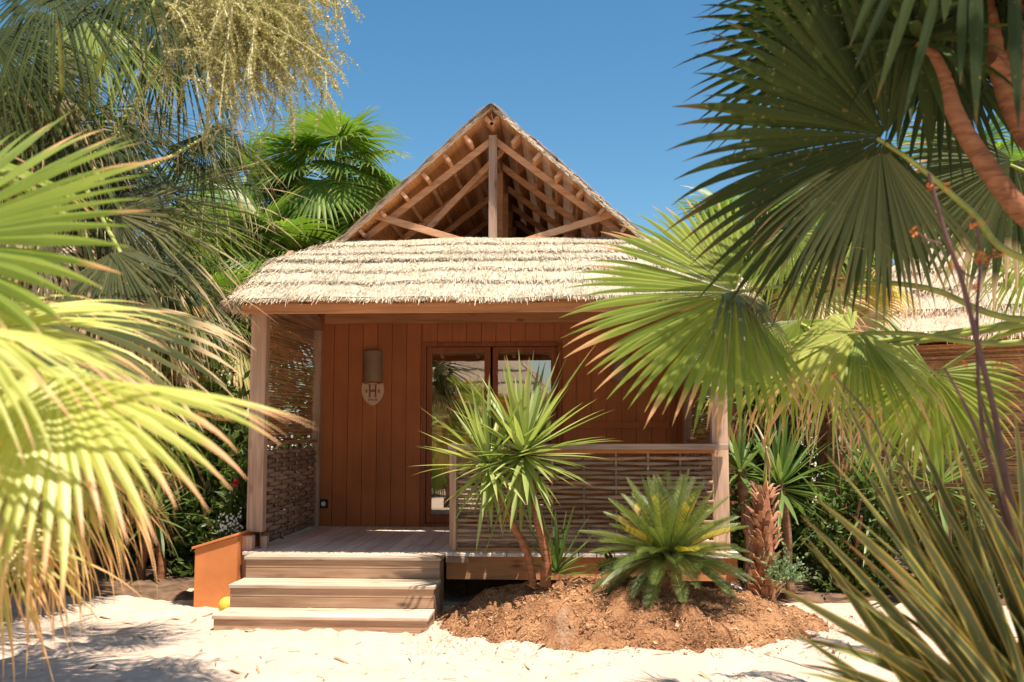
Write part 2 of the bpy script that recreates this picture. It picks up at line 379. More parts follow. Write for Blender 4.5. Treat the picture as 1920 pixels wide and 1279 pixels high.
for i in range(900):
    x=random.uniform(-1.2,2.3); y=random.uniform(7.0,9.3)
    if moundh(x,y)<.004 and random.random()<.8: continue
    s_=random.uniform(.02,.06); a=random.uniform(0,PI); c=V((x,y,gz(x,y)+.016)); d=V((math.cos(a),math.sin(a),random.uniform(-.2,.3)))*s_; e=V((-math.sin(a),math.cos(a),0))*.0025
    mb.face([c-d-e,c+d-e,c+d+e,c-d+e],r=(random.random()**2,random.random()))
tag(mb.build('bark_chips',M['chip']),'loose orange brown bark chips covering the mound',kind='stuff')
mb=MB()
for i in range(900):
    x=random.uniform(-4.5,4); y=random.uniform(4.5,8.6)
    s_=random.uniform(.01,.03) if random.random()<.85 else random.uniform(.04,.09); a=random.uniform(0,PI)
    c=V((x,y,groundh(x,y)+.008)); d=V((math.cos(a),math.sin(a),random.uniform(-.05,.2)))*s_; e=V((-math.sin(a),math.cos(a),0))*s_*.14
    mb.face([c-d-e,c+d-e,c+d+e,c-d+e],r=(random.random(),.2))
tag(mb.build('leaf_litter',M['litter']),'scraps of dry leaf scattered on pale sand',kind='stuff')

# ------------------------------------------------------------------ thatch panel
def thatch_panel(mb, A,B,C,D, layers=5, step=.06, dens=150, straw=.13, seed=1, surf=1.0, fringe=1.0, wdt=.008, base=.03, band=None):
    """A,B upper left/right, D,C lower left/right"""
    A,B,C,D=map(V,(A,B,C,D)); rnd=random.Random(seed)
    nrm=(B-A if (B-A).length>.01 else C-D).cross(D-A).normalized()
    if nrm.z<0: nrm=-nrm
    wl0=(C-D).length
    def P(s_,t_):
        if .02<t_<.985: t_=t_+.030*noise.noise(V((s_*wl0*1.3,round(t_*7),seed)))+.014*noise.noise(V((s_*wl0*5,round(t_*7),seed+4)))
        q=A.lerp(B,s_).lerp(D.lerp(C,s_),t_); return q+nrm*.022*noise.noise(V((q.x*1.5,q.y*1.5,seed)))
    ts=band or [i/layers for i in range(layers+1)]
    for i in range(len(ts)-1):
        t0=max(0,ts[i]-.04); t1=ts[i+1]
        nc=max(6,int((C-D).length/.12)); rows=[]
        for k in range(5):
            tt=t0+(t1-t0)*k/4; off=base+step*(k/4)**.8
            rows.append([P(s_/nc,tt)+nrm*(off+.014*noise.noise(P(s_/nc,tt)*6)) for s_ in range(nc+1)])
        lo=[P(s_/nc,t1)+nrm*(base-.01) for s_ in range(nc+1)]
        rows.append(lo); mb.grid(rows,r=(.35,.2))
        wl=(P(1,t1)-P(0,t1)).length; edge=(P(1,t1)-P(0,t1)).normalized(); dn=(P(.5,1)-P(.5,0)).normalized()
        cnt=int(dens*wl*fringe)
        for q in range(cnt+int(dens*wl*.6*surf)):
            fr=q<cnt
            s_=rnd.random()
            tt=t1-rnd.random()*.35*(t1-t0) if fr else t0+rnd.random()*(t1-t0)*.9
            k=(tt-t0)/(t1-t0)
            off=base+(step*k**.8)*(rnd.uniform(.25,1.05) if fr else 1.0)+.006
            p=P(s_,tt)+nrm*off
            d=(dn+nrm*rnd.uniform(-.12,.28)+edge*rnd.gauss(0,.13)+V((0,0,-.15))).normalized()
            L=straw*rnd.uniform(.45,1.15)*(1.45 if (fr and rnd.random()<.12) else 1); w_=wdt*rnd.uniform(.5,1.1)
            e=(edge+nrm*rnd.uniform(-.6,.6)).normalized()*w_/2
            r=(rnd.random(),rnd.random())
            tip=p+d*L
            mb.face([p-e,p+e,tip+e*.6,tip-e*.6],r=r)

# ------------------------------------------------------------------ the bungalow
XL,XR,YP,YW,ZD=-2.85,1.38,9.0,11.3,.47
XC=(XL+XR)/2
random.seed(11)
H=thing('bungalow',(XC,YP,0),'thatched wooden bungalow with rust brown board wall, glass door and open porch gable','house')
# roof, thatch
mb=MB()
EL,ER,EY,EZ=-2.87,1.53,8.33,2.60
GL,GR,GY,GZ=-2.23,.76,9.95,3.44
ML,MR,MY,MZ=-2.72,1.40,9.12,3.075
KW=dict(dens=900,straw=.085,wdt=.009,surf=2.2,base=.05)
thatch_panel(mb,(GL,GY,GZ),(GR,GY,GZ),(MR,MY,MZ),(ML,MY,MZ),step=.022,seed=3,band=[0,.36,.74,1.0],**KW)
thatch_panel(mb,(ML,MY,MZ),(MR,MY,MZ),(ER,EY,EZ),(EL,EY,EZ),step=.026,seed=4,band=[0,.28,.6,1.0],**KW)
pt=mb.build('porch_thatch',M['thatch'],H)
YB=15.5
def side(mb,sg,seed):
    xr=XC; xg=GL if sg<0 else GR; xe=EL if sg<0 else ER
    xm=ML if sg<0 else MR
    for (a,b,c,d,sd_) in (((xg,GY,GZ),(xg,YB,GZ),(xm,YB,MZ),(xm,MY,MZ),seed),((xm,MY,MZ),(xm,YB,MZ),(xe,YB,EZ),(xe,EY,EZ),seed+2)):
        if sg<0: thatch_panel(mb,b,a,d,c,layers=2,step=.05,dens=260,straw=.12,seed=sd_,wdt=.01,base=.05)
        else: thatch_panel(mb,a,b,c,d,layers=2,step=.05,dens=260,straw=.12,seed=sd_,wdt=.01,base=.05)
    gy=9.74
    a=(xr,gy,4.82); b=(xr,YB,4.82); xx=xg+(.03*sg); c=(xx,YB,GZ-.0); d=(xx,gy,GZ-.0)
    if sg<0: thatch_panel(mb,b,a,d,c,layers=7,step=.008,dens=260,straw=.12,seed=seed+1,wdt=.008,base=.012)
    else: thatch_panel(mb,a,b,c,d,layers=7,step=.008,dens=260,straw=.12,seed=seed+1,wdt=.008,base=.012)
mb=MB(); side(mb,-1,21); side(mb,1,31)
rnd=random.Random(8)
for (a,b,c) in ((V((GL,GY,GZ)),V((ML,MY,MZ)),V((EL,EY,EZ))),(V((GR,GY,GZ)),V((MR,MY,MZ)),V((ER,EY,EZ)))):   # shaggy hips
    sg=-1 if a.x<XC else 1
    for i in range(2600):
        t_=rnd.random()*2; p=(a.lerp(b,t_) if t_<1 else b.lerp(c,t_-1))+V((sg*rnd.uniform(-.12,.05),rnd.uniform(-.05,.12),.05+rnd.uniform(-.02,.04)))
        d=V((sg*rnd.uniform(.2,1.1),rnd.uniform(-1.1,.2),-.75+rnd.gauss(0,.12))).normalized()*rnd.uniform(.06,.13); e=d.cross(V((0,0,1))).normalized()*.004
        mb.face([p-e,p+e,p+d+e,p+d-e],r=(rnd.random(),rnd.random()))
for i in range(1500):       # ridge tuft
    y=rnd.uniform(9.72,YB) if i>500 else rnd.uniform(9.70,9.9); s_=rnd.choice((-1,1)); p=V((XC+rnd.gauss(0,.015),y,4.80+rnd.uniform(0,.02)))
    d=V((s_,rnd.gauss(0,.25)-.05,-.86+rnd.uniform(-.1,.12))).normalized()*rnd.uniform(.06,.2); e=V((0,.004,0))
    mb.face([p-e,p+e,p+d+e,p+d-e],r=(rnd.random(),.1))
# ragged straw along the gable edges
for sg,xg in ((-1,GL),(1,GR)):
    for i in range(700):
        k=rnd.random(); x=XC+(xg-XC)*k; z=4.80+(GZ-4.80)*k; y=9.74+rnd.uniform(-.015,.03)
        p=V((x,y,z+rnd.uniform(-.03,.02))); d=V((sg*.72,rnd.gauss(-.1,.12),-.64+rnd.gauss(0,.07))).normalized()*rnd.uniform(.04,.11); e=V((.003,0,.004))
        mb.face([p-e,p+e,p+d+e,p+d-e],r=(rnd.random(),.1))
mb.build('main_thatch',M['thatch2'],H)
# woven reed lining beneath gable thatch (two thin slabs)
mb=MB()
for sg,xg in ((-1,GL),(1,GR)):
    n=100
    for i in range(n):
        k0,k1=i/n,(i+1)/n
        for y0,y1 in ((9.76,YB),):
            a=V((XC+(xg-XC)*k0,y0,4.78+(GZ-4.79)*k0)); b=V((XC+(xg-XC)*(k1-.004),y0,4.78+(GZ-4.79)*(k1-.004)))
            up=V((0,0,.018)); q=[a,b,a+V((0,y1-y0,0)),b+V((0,y1-y0,0))]
            mb._hex([q[0],q[1],q[2],q[3],q[0]+up,q[1]+up,q[2]+up,q[3]+up],(random.random(),random.random()))
mb.build('reed_lining',M['lining'],H)
SL=V((GL-XC,0,GZ-4.79)); slen=SL.length; SLn=SL.normalized()
for sg in (-1,1):
    d=V((SLn.x*(1 if sg<0 else -1),0,SLn.z)); nrm=V((0,1,0)).cross(d); nrm=nrm if nrm.z>0 else -nrm
    for i in range(8):
        s_=.10+.285*i
        p=V((XC,0,4.78))+d*s_-nrm*(.07-.0045*i)
        m_=MB(); m_.beam(V((p.x,9.79,p.z)),V((p.x,14.6,p.z)),.036,.12-.009*i,up=nrm); m_.build('purlin',M['truss'],H,bevel=.003)
RT=4.60
for j,y in enumerate((10.02,11.0,12.0,13.0,14.0)):
    for sg in (-1,1):
        d=V((sg,0,-.775)).normalized(); nrm=V((0,1,0)).cross(d); nrm=nrm if nrm.z>0 else -nrm
        a=V((XC+.001*sg,y+.0015*sg,4.535)); b=a+d*1.93
        m_=MB(); m_.beam(a,b,.042,.066,up=nrm); m_.build('rafter',M['truss'],H,bevel=.003)
    m_=MB(); m_.box(XC-.042,XC+.042,y-.085,y-.03,3.15,4.56 if j==0 else 4.45); m_.build('king_post',M['truss'] if j else M['post'],H,bevel=.003)
    if j==0:
        for (x0,y0,x1,y1) in ((700,403,868,453),(1147,402,984,453)):
            m_=MB(); m_.beam(at(x0,y0,9.93),at(x1,y1,9.93),.045,.07,up=(0,0,1)); m_.build('strut',M['truss'],H,bevel=.003)
        m_=MB(); m_.beam(at(950,275,10.3),at(798,434,10.3),.05,.06,up=(0,0,1)); m_.build('brace',M['truss'],H,bevel=.003)
    m_=MB(); m_.box(XL,XR,y-.03,y+.03,2.95,3.1); m_.build('tie_beam',M['truss'],H)
m_=MB(); m_.box(XC-.03,XC+.03,10.05,14.6,4.42,4.56); m_.build('ridge_beam',M['beamy'],H)
m_=MB()
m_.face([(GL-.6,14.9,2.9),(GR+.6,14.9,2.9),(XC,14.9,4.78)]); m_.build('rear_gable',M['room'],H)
# front beams and eaves boards
m_=MB(); m_.box(XL-.1,XR+.1,9.0,9.06,2.665,2.83); m_.build('front_beam',M['beamx'],H,bevel=.004)
m_=MB(); m_.box(EL+.08,ER-.08,8.40,8.43,2.545,2.63); m_.build('eaves_board',M['beamx'],H,bevel=.003)
for x in (XL,XR):
    m_=MB(); m_.box(x-.05,x+.05,9.063,11.24,2.68,2.84); m_.build('side_beam',M['beamy'],H,bevel=.004)
# small rafters under the porch thatch
for i in range(9):
    x=XL+.06+i*(XR-XL-.12)/8
    m_=MB(); m_.beam((x,8.46,2.61),(x,9.9,3.34),.05,.07); m_.build('porch_rafter',M['beamy'],H)
m_=MB(); m_._hex([V(p) for p in ((EL+.05,8.47,2.655),(ER-.05,8.47,2.655),(GL,9.95,3.42),(GR,9.95,3.42),(EL+.05,8.47,2.67),(ER-.05,8.47,2.67),(GL,9.95,3.435),(GR,9.95,3.435))],(.3,.3)); m_.build('porch_lining',M['lining'],H)
# posts
def post(x,y,z0,z1,w_,h_=None):
    m_=MB(); h_=h_ or w_; m_.box(x-w_/2,x+w_/2,y-h_/2,y+h_/2,z0,z1); return m_.build('post',M['post'],H,bevel=.006)
post(XL+.0,9.13,.62,2.66,.148,.12); post(XL-.045,8.97,.02,.60,.15,.10); post(XL+.085,9.12,.40,.58,.06,.08)
post(XR+.0,9.14,.05,2.66,.148,.12)
post(XL+.03,11.17,ZD,2.68,.09); post(XR-.03,11.17,ZD,2.68,.09)
# wall of vertical boards
Y0=YW
def boards(x0,x1,z0,z1,m_,off=0):
    x=x0; 
    while x<x1-.01:
        xe=min(x+.168,x1); m_.box(x+.003,xe-.003,Y0+random.uniform(0,.003),Y0+.03,z0,z1); x+=.168
DX0,DX1,DZ1=-1.635,-.05,2.50
m_=MB(); boards(XL+.02,DX0,ZD-.04,3.0,m_); boards(DX1,XR,ZD-.04,3.0,m_); boards(DX0,DX1,DZ1+.05,3.0,m_)
m_.box(XL,XR,Y0+.031,Y0+.06,DZ1+.06,3.2); m_.box(XL,DX0-.01,Y0+.031,Y0+.06,ZD-.1,DZ1+.06); m_.box(DX1+.01,XR,Y0+.031,Y0+.06,ZD-.1,DZ1+.06)
m_.build('board_wall',M['wall'],H)
m_=MB(); m_.box(XL+.08,XR-.08,Y0-.045,Y0-.003,2.77,2.93); m_.build('wall_beam',M['beamx'],H,bevel=.004)
m_=MB(); m_.box(XL,XL+.03,Y0+.07,15,0.3,3.0); m_.box(XR-.03,XR,Y0+.07,15,.3,3.0); m_.box(XL,XR,14.97,15.0,.3,3.0); m_.build('side_wall',M['wall'],H)
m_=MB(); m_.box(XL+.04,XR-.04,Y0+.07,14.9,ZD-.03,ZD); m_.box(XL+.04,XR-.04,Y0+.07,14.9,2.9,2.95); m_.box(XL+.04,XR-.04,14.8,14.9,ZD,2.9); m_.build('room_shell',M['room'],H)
# folding shelf on the right wall
m_=MB(); m_.box(.10,1.16,Y0-.03,Y0-.004,1.57,1.64); m_.build('wall_rail',M['wall'],H,bevel=.003)
m_=MB(); m_.box(1.18,1.24,Y0-.035,Y0-.004,ZD,2.76); m_.build('corner_batten',M['doorframe'],H)
# sliding door
m_=MB(); m_.box(DX0,DX0+.045,Y0-.03,Y0+.05,ZD,DZ1); m_.box(DX1-.045,DX1,Y0-.03,Y0+.05,ZD,DZ1); m_.box(DX0+.0,DX1,Y0-.033,Y0+.05,DZ1+.001,DZ1+.05); m_.box(DX0+.046,DX1-.046,Y0-.025,Y0+.05,ZD,ZD+.035)
dr=m_.build('sliding_door',M['doorframe'],H,bevel=.003)
mid=-.845
def leaf(xa,xb,y):
    m_=MB(); m_.box(xa,xa+.06,y,y+.035,ZD+.04,DZ1-.001); m_.box(xb-.07,xb,y,y+.035,ZD+.04,DZ1-.001); m_.box(xa+.061,xb-.071,y+.002,y+.033,DZ1-.065,DZ1-.003); m_.box(xa+.061,xb-.071,y+.002,y+.033,ZD+.04,ZD+.14)
    m_.build('door_frame',M['doorframe'],dr,bevel=.003)
    m_=MB(); m_.face([(xa+.05,y+.018,ZD+.1),(xb-.06,y+.018,ZD+.1),(xb-.06,y+.018,DZ1-.03),(xa+.05,y+.018,DZ1-.03)]); m_.build('glass_pane',M['glass'],dr)
leaf(DX0+.05,mid-.012,Y0-.01); leaf(mid+.012,DX1-.05,Y0+.03-.03)
m_=MB(); m_.tube([(mid-.04,Y0-.05,1.4),(mid-.04,Y0-.05,1.65)],.01); m_.build('door_handle',M['metal'],dr)
# curtain strip behind the glass
m_=MB(); m_.grid([[V((-.18+.0-k*.02,11.55+.03*math.sin(k*1.3),z)) for k in range(6)] for z in (.5,2.4)]); m_.build('curtain',M['curtain'],H,smooth=True)
# deck
m_=MB(); x=XL-.03
while x<XR+.05:
    m_.box(x+.0035,x+.157-.0035,8.83,YW-.035,ZD-.028,ZD+random.uniform(-.001,.001)); x+=.157
m_.build('deck_boards',M['deck'],H,bevel=.002)
m_=MB(); m_.box(-1.06,XR+.1,8.87,8.91,.24,ZD-.03); m_.build('deck_fascia',M['beamx'],H,bevel=.003)
m_=MB(); m_.box(-1.06,-.86,8.82,8.868,ZD-.085,ZD-.035); m_.build('step_ledger',M['step'],H,bevel=.003)
m_=MB(); m_.box(XL-.05,XR+.05,9.3,9.36,.2,ZD-.03); m_.box(XL-.05,XL,9.37,11.3,.2,ZD-.03);m_.box(XR,XR+.05,9.37,11.3,.2,ZD-.03); m_.build('deck_joists',M['black'],H)
for x in (-2.6,-1.0,.3,1.3):
    m_=MB(); m_.box(x-.05,x+.05,9.5,9.6,-.05,.2); m_.build('pile',M['barkd'],H)
# railing
m_=MB(); m_.box(-1.06,XR+.05,8.93,9.05,1.375,1.425); m_.build('handrail',M['rail'],H,bevel=.004)
m_=MB(); m_.box(-1.045,-.985,8.95,9.01,ZD,1.374); m_.build('railing_post',M['post'],H,bevel=.003)
m_=MB(); m_.box(-.98,XR-.07,9.0,9.04,ZD+.0,ZD+.03); m_.box(-.98,XR-.07,9.0,9.04,1.34,1.374); m_.build('panel_frame',M['beamx'],H)
def weave(mb,a,b,axis,c,z0,z1,pitch=.043,stake=.30,thick=.016,amp=.020,hh=.0222,seed=1,mn=.72):
    rnd=random.Random(seed); n=int((z1-z0)/pitch); L=b-a; ns=max(2,round(L/stake)); st=L/ns
    for i in range(n):
        z=z0+pitch*(i+.5); pts=[]; k=int(L/.035)
        ph=PI*(i%2); zz=[rnd.uniform(-.006,.006) for _ in range(ns+2)]
        rows=[]
        seg=rnd.uniform(.2,.8)
        for q in range(k+1):
            s_=a+L*q/k; u=(s_-a)/st; off=amp*math.cos(u*PI+ph); j=int(u); f=u-j
            dz=zz[j]*(1-f)+zz[min(j+1,ns)]*f
            hz=hh*(mn+(1-mn)*abs(math.cos(u*PI)))*rnd.uniform(.93,1.07)
            P=(lambda o,zq: V((s_,c+o,zq))) if axis==0 else (lambda o,zq: V((c+o,s_,zq)))
            cz=z+dz
            rows.append([P(off+thick*math.cos(t_)*.5,cz+hz*math.sin(t_)) for t_ in [2*PI*e/6+.5 for e in range(6)]])
        mb.grid(rows,r=(rnd.random(),rnd.random()),closed=True)
    for j in range(ns+1):
        s_=a+st*j; P=(s_,c) if axis==0 else (c,s_)
        mb.tube([V((P[0],P[1],z0)),V((P[0],P[1],z1))],.011,6,r=(rnd.random(),.5))
m_=MB(); weave(m_,-.985,XR-.08,0,9.02,ZD+.03,1.34,seed=3,hh=.0185,mn=.66); m_.build('woven_panel',M['weave'],H,smooth=True)
m_=MB(); weave(m_,9.20,11.12,1,XL+.02,ZD+.03,1.40,seed=4,stake=.24,hh=.025,mn=.95); m_.build('woven_panel',M['weavey'],H,smooth=True)
m_=MB(); weave(m_,9.20,11.12,1,XR-.02,ZD+.03,1.40,seed=5,stake=.24,hh=.025,mn=.95); m_.build('woven_panel',M['weavey'],H,smooth=True)
for x in (XL+.02,XR-.02):
    m_=MB(); m_.box(x-.03,x+.03,9.2,11.12,1.41,1.45); m_.build('side_rail',M['beamy'],H,bevel=.003)
def screen(mb,a,b,axis,c,z0,z1,seed,gap=.12,d=.0085,holes=0.3):
    rnd=random.Random(seed); z=z0
    while z<z1:
        if rnd.random()>gap*.5:
            pts=[]; n=8; z_=z
            for q in range(n+1):
                s_=a+(b-a)*q/n; zz=z+rnd.gauss(0,.0022)+.006*noise.noise(V((s_*2,z*3,seed)))
                oo=.006*rnd.gauss(0,1); pts.append(V((s_,c+oo,zz)) if axis==0 else V((c+oo,s_,zz)))
            # broken reeds let light through
            if rnd.random()<holes*(.3+1.4*max(0,noise.noise(V((0,z*4,seed)))+.3)):
                i0=rnd.randint(0,n-2); i1=rnd.randint(i0+1,n)
                segs=[pts[:i0+1],pts[i1:]]
            else: segs=[pts]
            for sg in segs:
                if len(sg)>1: mb.tube(sg,d*rnd.uniform(.5,.68),5,r=(rnd.random(),rnd.random()),cap=False)
        z+=d
m_=MB(); screen(m_,9.2,11.1,1,XL+.0,1.46,2.67,3,gap=.05,holes=.16,d=.0075); m_.build('reed_screen',M['reed'],H)
m_=MB(); screen(m_,9.2,11.1,1,XR-.0,1.46,2.67,7,gap=.16,holes=.6); m_.build('reed_screen',M['reed'],H)

# ------------------------------------------------------------------ wall lamps, sign, floor spot
def lamp(x,label):
    L=thing('wall_lamp',(x,Y0,2.1),label,'wall lamp','half round lamps on the board wall')
    m_=MB(); n=18; r0=.108
    def ring(z,r,yb): return [V((x+r*math.cos(PI+PI*k/n),Y0-.012+1.05*r*math.sin(PI+PI*k/n),z)) for k in range(n+1)]
    m_.grid([ring(2.10,r0,0),ring(2.11,r0+.003,0),ring(2.28,r0,0),ring(2.45,r0,0),ring(2.455,r0-.006,0)][::1])
    m_.grid([ring(2.455,r0-.006,0),ring(2.455,r0-.014,0),ring(2.10,r0-.014,0),ring(2.10,r0,0)])
    m_.build('lamp_shade',M['lamp'],L,smooth=False)
    m_=MB(); m_.box(x-.10,x+.10,Y0-.012,Y0-.001,2.12,2.43); m_.box(x-.03,x+.03,Y0-.06,Y0-.013,2.24,2.30); m_.build('back_plate',M['black'],L)
    m_=MB(); m_.tube([(x,Y0-.055,2.305),(x,Y0-.055,2.36),(x,Y0-.055,2.375)],[.02,.024,.012],10); m_.build('bulb',M['white'],L,smooth=True)
lamp(-2.205,'taupe half round wall lamp above the shield sign, left of the door')
lamp(.615,'taupe half round wall lamp in shade right of the glass door')
S=thing('shield_sign',(-2.205,Y0-.01,1.83),'pale shield shaped sign with burnt emblem on the board wall','sign')
m_=MB(); prof=[(0,.262),(.03,.258),(.06,.248),(.09,.246),(.118,.258),(.128,.21),(.13,.16),(.118,.11),(.095,.065),(.06,.028),(.03,.01),(0,0)]
pts=[(a,b) for a,b in prof]+[(-a,b) for a,b in prof[-2:0:-1]]
fr=[V((-2.205+a,Y0-.022,1.83+b)) for a,b in pts]; bk=[p+V((0,.018,0)) for p in fr]
m_.face(fr); m_.grid([fr+[fr[0]],bk+[bk[0]]]); m_.build('board',M['sign'],S)
m_=MB()
yy=Y0-.0235
def bx(x0,x1,z0,z1): m_.box(-2.205+x0,-2.205+x1,yy-.001,yy+.002,1.83+z0,1.83+z1)
for s_ in (-1,1):
    a,b=sorted((s_*.026,s_*.042)); bx(a,b,.105,.235); a,b=sorted((s_*.02,s_*.05)); bx(a,b,.098,.104); bx(a,b,.236,.242)
bx(-.025,.025,.158,.176); bx(-.018,.018,.182,.187)
for i in range(9):
    a=math.radians(-70+i*17.5)
    for s_ in (-1,1):
        c=V((-2.205+s_*.055,yy,1.83+.165)); d=V((s_*math.cos(a*.8),0,math.sin(a*.8)))
        m_.beam(c+d*.008,c+d*(.038 if i%2 else .026),.003,.003,up=(0,1,0))
m_.build('emblem',M['burn'],S)
def text(body,size,x,y,z,mat,parent,name='lettering'):
    cu=bpy.data.curves.new(name,'FONT'); cu.body=body; cu.size=size; cu.align_x='CENTER'; cu.extrude=.0012; cu.offset=.0006
    to=bpy.data.objects.new(name,cu); COL.objects.link(to)
    dg=bpy.context.evaluated_depsgraph_get(); me=bpy.data.meshes.new_from_object(to.evaluated_get(dg)); bpy.data.objects.remove(to)
    me.materials.clear(); me.materials.append(mat)
    o=bpy.data.objects.new(name,me); COL.objects.link(o); o.rotation_euler=(PI/2,0,0); o.parent=parent
    o.location=V((x,y,z))-V(parent['_w']); return o
text('STN 28',.034,-2.205,yy,1.83+.055,M['burn'],S)
S=thing('deck_spot_light',(-2.83,Y0-.03,.72),'small round spot light low on the wall by the deck corner','light')
m_=MB(); m_.box(-2.80,-2.70,Y0-.03,Y0-.004,.67,.77); m_.build('housing',M['black'],S,bevel=.01)
m_=MB(); m_.tube([(-2.75,Y0-.036,.72),(-2.75,Y0-.029,.72)],[.026,.028],14); m_.build('lens',M['white'],S,smooth=True)

# ------------------------------------------------------------------ steps, box, ball
ST=thing('wooden_steps',(-1.9,8.3,0),'three weathered timber steps with sandy treads leading to the deck','steps')
SX0,SX1=-2.745,-1.075
for i,(yf,yb,z) in enumerate(((8.53,8.825,ZD),(8.14,8.53,ZD-.18),(7.77,8.14,ZD-.36))):
    m_=MB(); half=(yb-yf)/2
    m_.box(SX0-.012,SX1+.012,yf-.015,yf+half-.003,z-.028,z+.001); m_.box(SX0-.012,SX1+.012,yf+half+.003,yb-.002,z-.028,z-.001)
    m_.build('tread',M['tread'],ST,bevel=.004)
    m_=MB(); zb=z-.18 if i<2 else -.12
    m_.box(SX0,SX1,yf,yf+.03,z-.028-(z-.028-zb)*.45+.002,z-.0295); m_.box(SX0,SX1,yf+.001,yf+.03,zb,z-.028-(z-.028-zb)*.45-.001)
    m_.build('riser',M['step'],ST,bevel=.003)
    for x in (SX0+.001,SX1-.031):
        m_=MB(); m_.box(x,x+.03,yf+.031,yb-.003 if i==0 else yb-.001,-.1,z-.0295); m_.build('side_board',M['step'],ST)
B=thing('storage_box',(-3.1,8.9,0),'orange painted wooden box with sloping lid beside the steps','box')
m_=MB(); x0,x1,y0,y1=-3.285,-2.905,8.78,9.45
m_._hex([V(p) for p in ((x0,y0,-.05),(x1,y0,-.05),(x0,y1,-.05),(x1,y1,-.05),(x0,y0,.50),(x1,y0,.615),(x0,y1,.50),(x1,y1,.615))],(.5,.5)); m_.build('body',M['box'],B,bevel=.003)
m_=MB(); sl=.115/.38
m_._hex([V(p) for p in ((x0-.025,y0-.02,.503-.025*sl),(x1+.015,y0-.02,.618+.015*sl),(x0-.025,y1,.503-.025*sl),(x1+.015,y1,.618+.015*sl),(x0-.025,y0-.02,.525-.025*sl),(x1+.015,y0-.02,.64+.015*sl),(x0-.025,y1,.525-.025*sl),(x1+.015,y1,.64+.015*sl))],(.5,.5)); m_.build('lid',M['box'],B,bevel=.003)
m_=MB(); c=V((-2.855,8.40,.075)); n=18; R=.074
m_.grid([[c+V((math.cos(2*PI*k/24)*math.sin(PI*j/n),math.sin(2*PI*k/24)*math.sin(PI*j/n),math.cos(PI*j/n)))*R*(1-.02*abs(math.sin(k*PI/4))) for k in range(24)] for j in range(n+1)],closed=True)
tag(m_.build('ball',M['ball'],smooth=True,origin=(c.x,c.y,0.01)),'small yellow ball on the sand between orange box and steps','ball')

# ------------------------------------------------------------------ plant generators
ZU=V((0,0,1))
def fan(mb,Hb,A,Nn,R,spread=270,n=46,split=.55,droop=.35,tip=2.2,seed=1,pleat=.45,cup=.15,hairs=0,chaos=1.0):
    rnd=random.Random(seed); Hb=V(Hb); A=V(A).normalized(); Nn=V(Nn); Nn=(Nn-A*Nn.dot(A)).normalized(); B=Nn.cross(A)
    sp=math.radians(spread); dth=sp/n; shade=rnd.random()*.35
    for k in range(n):
        th=-sp/2+(k+.5)*dth; kk=(k+.5)/n
        d=(A*math.cos(th)+B*math.sin(th)-Nn*cup*abs(math.sin(th))*1.0+Nn*rnd.gauss(0,.02)).normalized()
        tang=(-A*math.sin(th)+B*math.cos(th)-Nn*cup*math.cos(th)*(1 if th>=0 else -1)).normalized()
        L=R*(.74+.26*math.cos(th*.5)**2)*(1+rnd.gauss(0,.04*chaos))
        spl=split*rnd.uniform(.9,1.08); tf=tip*rnd.uniform(.35,1.5); kick=rnd.gauss(0,.10*chaos); spl*=(1-.12*(chaos-1))
        S_=[.025,.18,.36,spl,.66,.76,.85,.93,1.0]; p=Hb.copy(); last=0; dr=d.copy(); rows=[]; us=[]
        for s_ in S_:
            ds=(s_-last)*L; last=s_
            g=droop*s_*s_*2+tf*max(0,s_-spl)**1.3*2.2
            dr=(dr-ZU*g*(ds/L)+B*kick*max(0,s_-spl)*(ds/L)*4).normalized(); p=p+dr*ds
            sdv=tang-dr*tang.dot(dr); sdv=sdv.normalized()
            nn=dr.cross(sdv).normalized()
            if s_<=spl+1e-6: w_=s_*L*math.tan(dth/2)*1.10; wsp=w_
            else: w_=wsp*max(.03,(1-((s_-spl)/(1-spl))**1.25))
            rows.append([p-sdv*w_,p+nn*w_*pleat*(1 if s_<=spl else 1.0),p+sdv*w_]); us.append(s_)
        mb.grid(rows,uvs=us,r=(min(1,shade+rnd.random()*.6),rnd.random()))
        if hairs and rnd.random()<hairs:
            q=rows[3][2]; pts=[V(q)]; hd=(dr+V((rnd.gauss(0,.4),rnd.gauss(0,.4),-.3))).normalized()
            for e in range(6): hd=(hd+V((rnd.gauss(0,.45),rnd.gauss(0,.45),rnd.gauss(-.2,.4)))).normalized(); pts.append(pts[-1]+hd*R*.05)
            for e in range(6):
                a,b=pts[e],pts[e+1]; w2=V((0,0,.0012)); mb.face([a-w2,b-w2,b+w2,a+w2],uv=[(1,.5)]*4,r=(.9,1))
def strap(mb,base,d,L,w_,droop=.5,fold=.35,n=7,rnd=random,side=None,prof=None,u0=0,r=None,stiff=1.6):
    base=V(base); d=V(d).normalized()
    sd_=side or d.cross(ZU); sd_=V(sd_)
    if sd_.length<.05: sd_=V((1,0,0))
    sd_.normalize(); rows=[]; p=base.copy(); dr=d.copy(); r=r or (rnd.random(),rnd.random()); us=[]
    for i in range(n+1):
        s_=i/n
        if i: 
            dr=(dr-ZU*droop*s_**stiff*(1.6/n)).normalized(); p=p+dr*(L/n)
        ww=w_*( (.55+.45*min(1,s_/.25)) if s_<.35 else max(.02,1-((s_-.35)/.65)**1.8))/2
        nn=sd_.cross(dr).normalized()
        rows.append([p-sd_*ww,p-nn*ww*fold,p+sd_*ww]); us.append(u0+s_*(1-u0))
    mb.grid(rows,uvs=us,r=r)
    return p
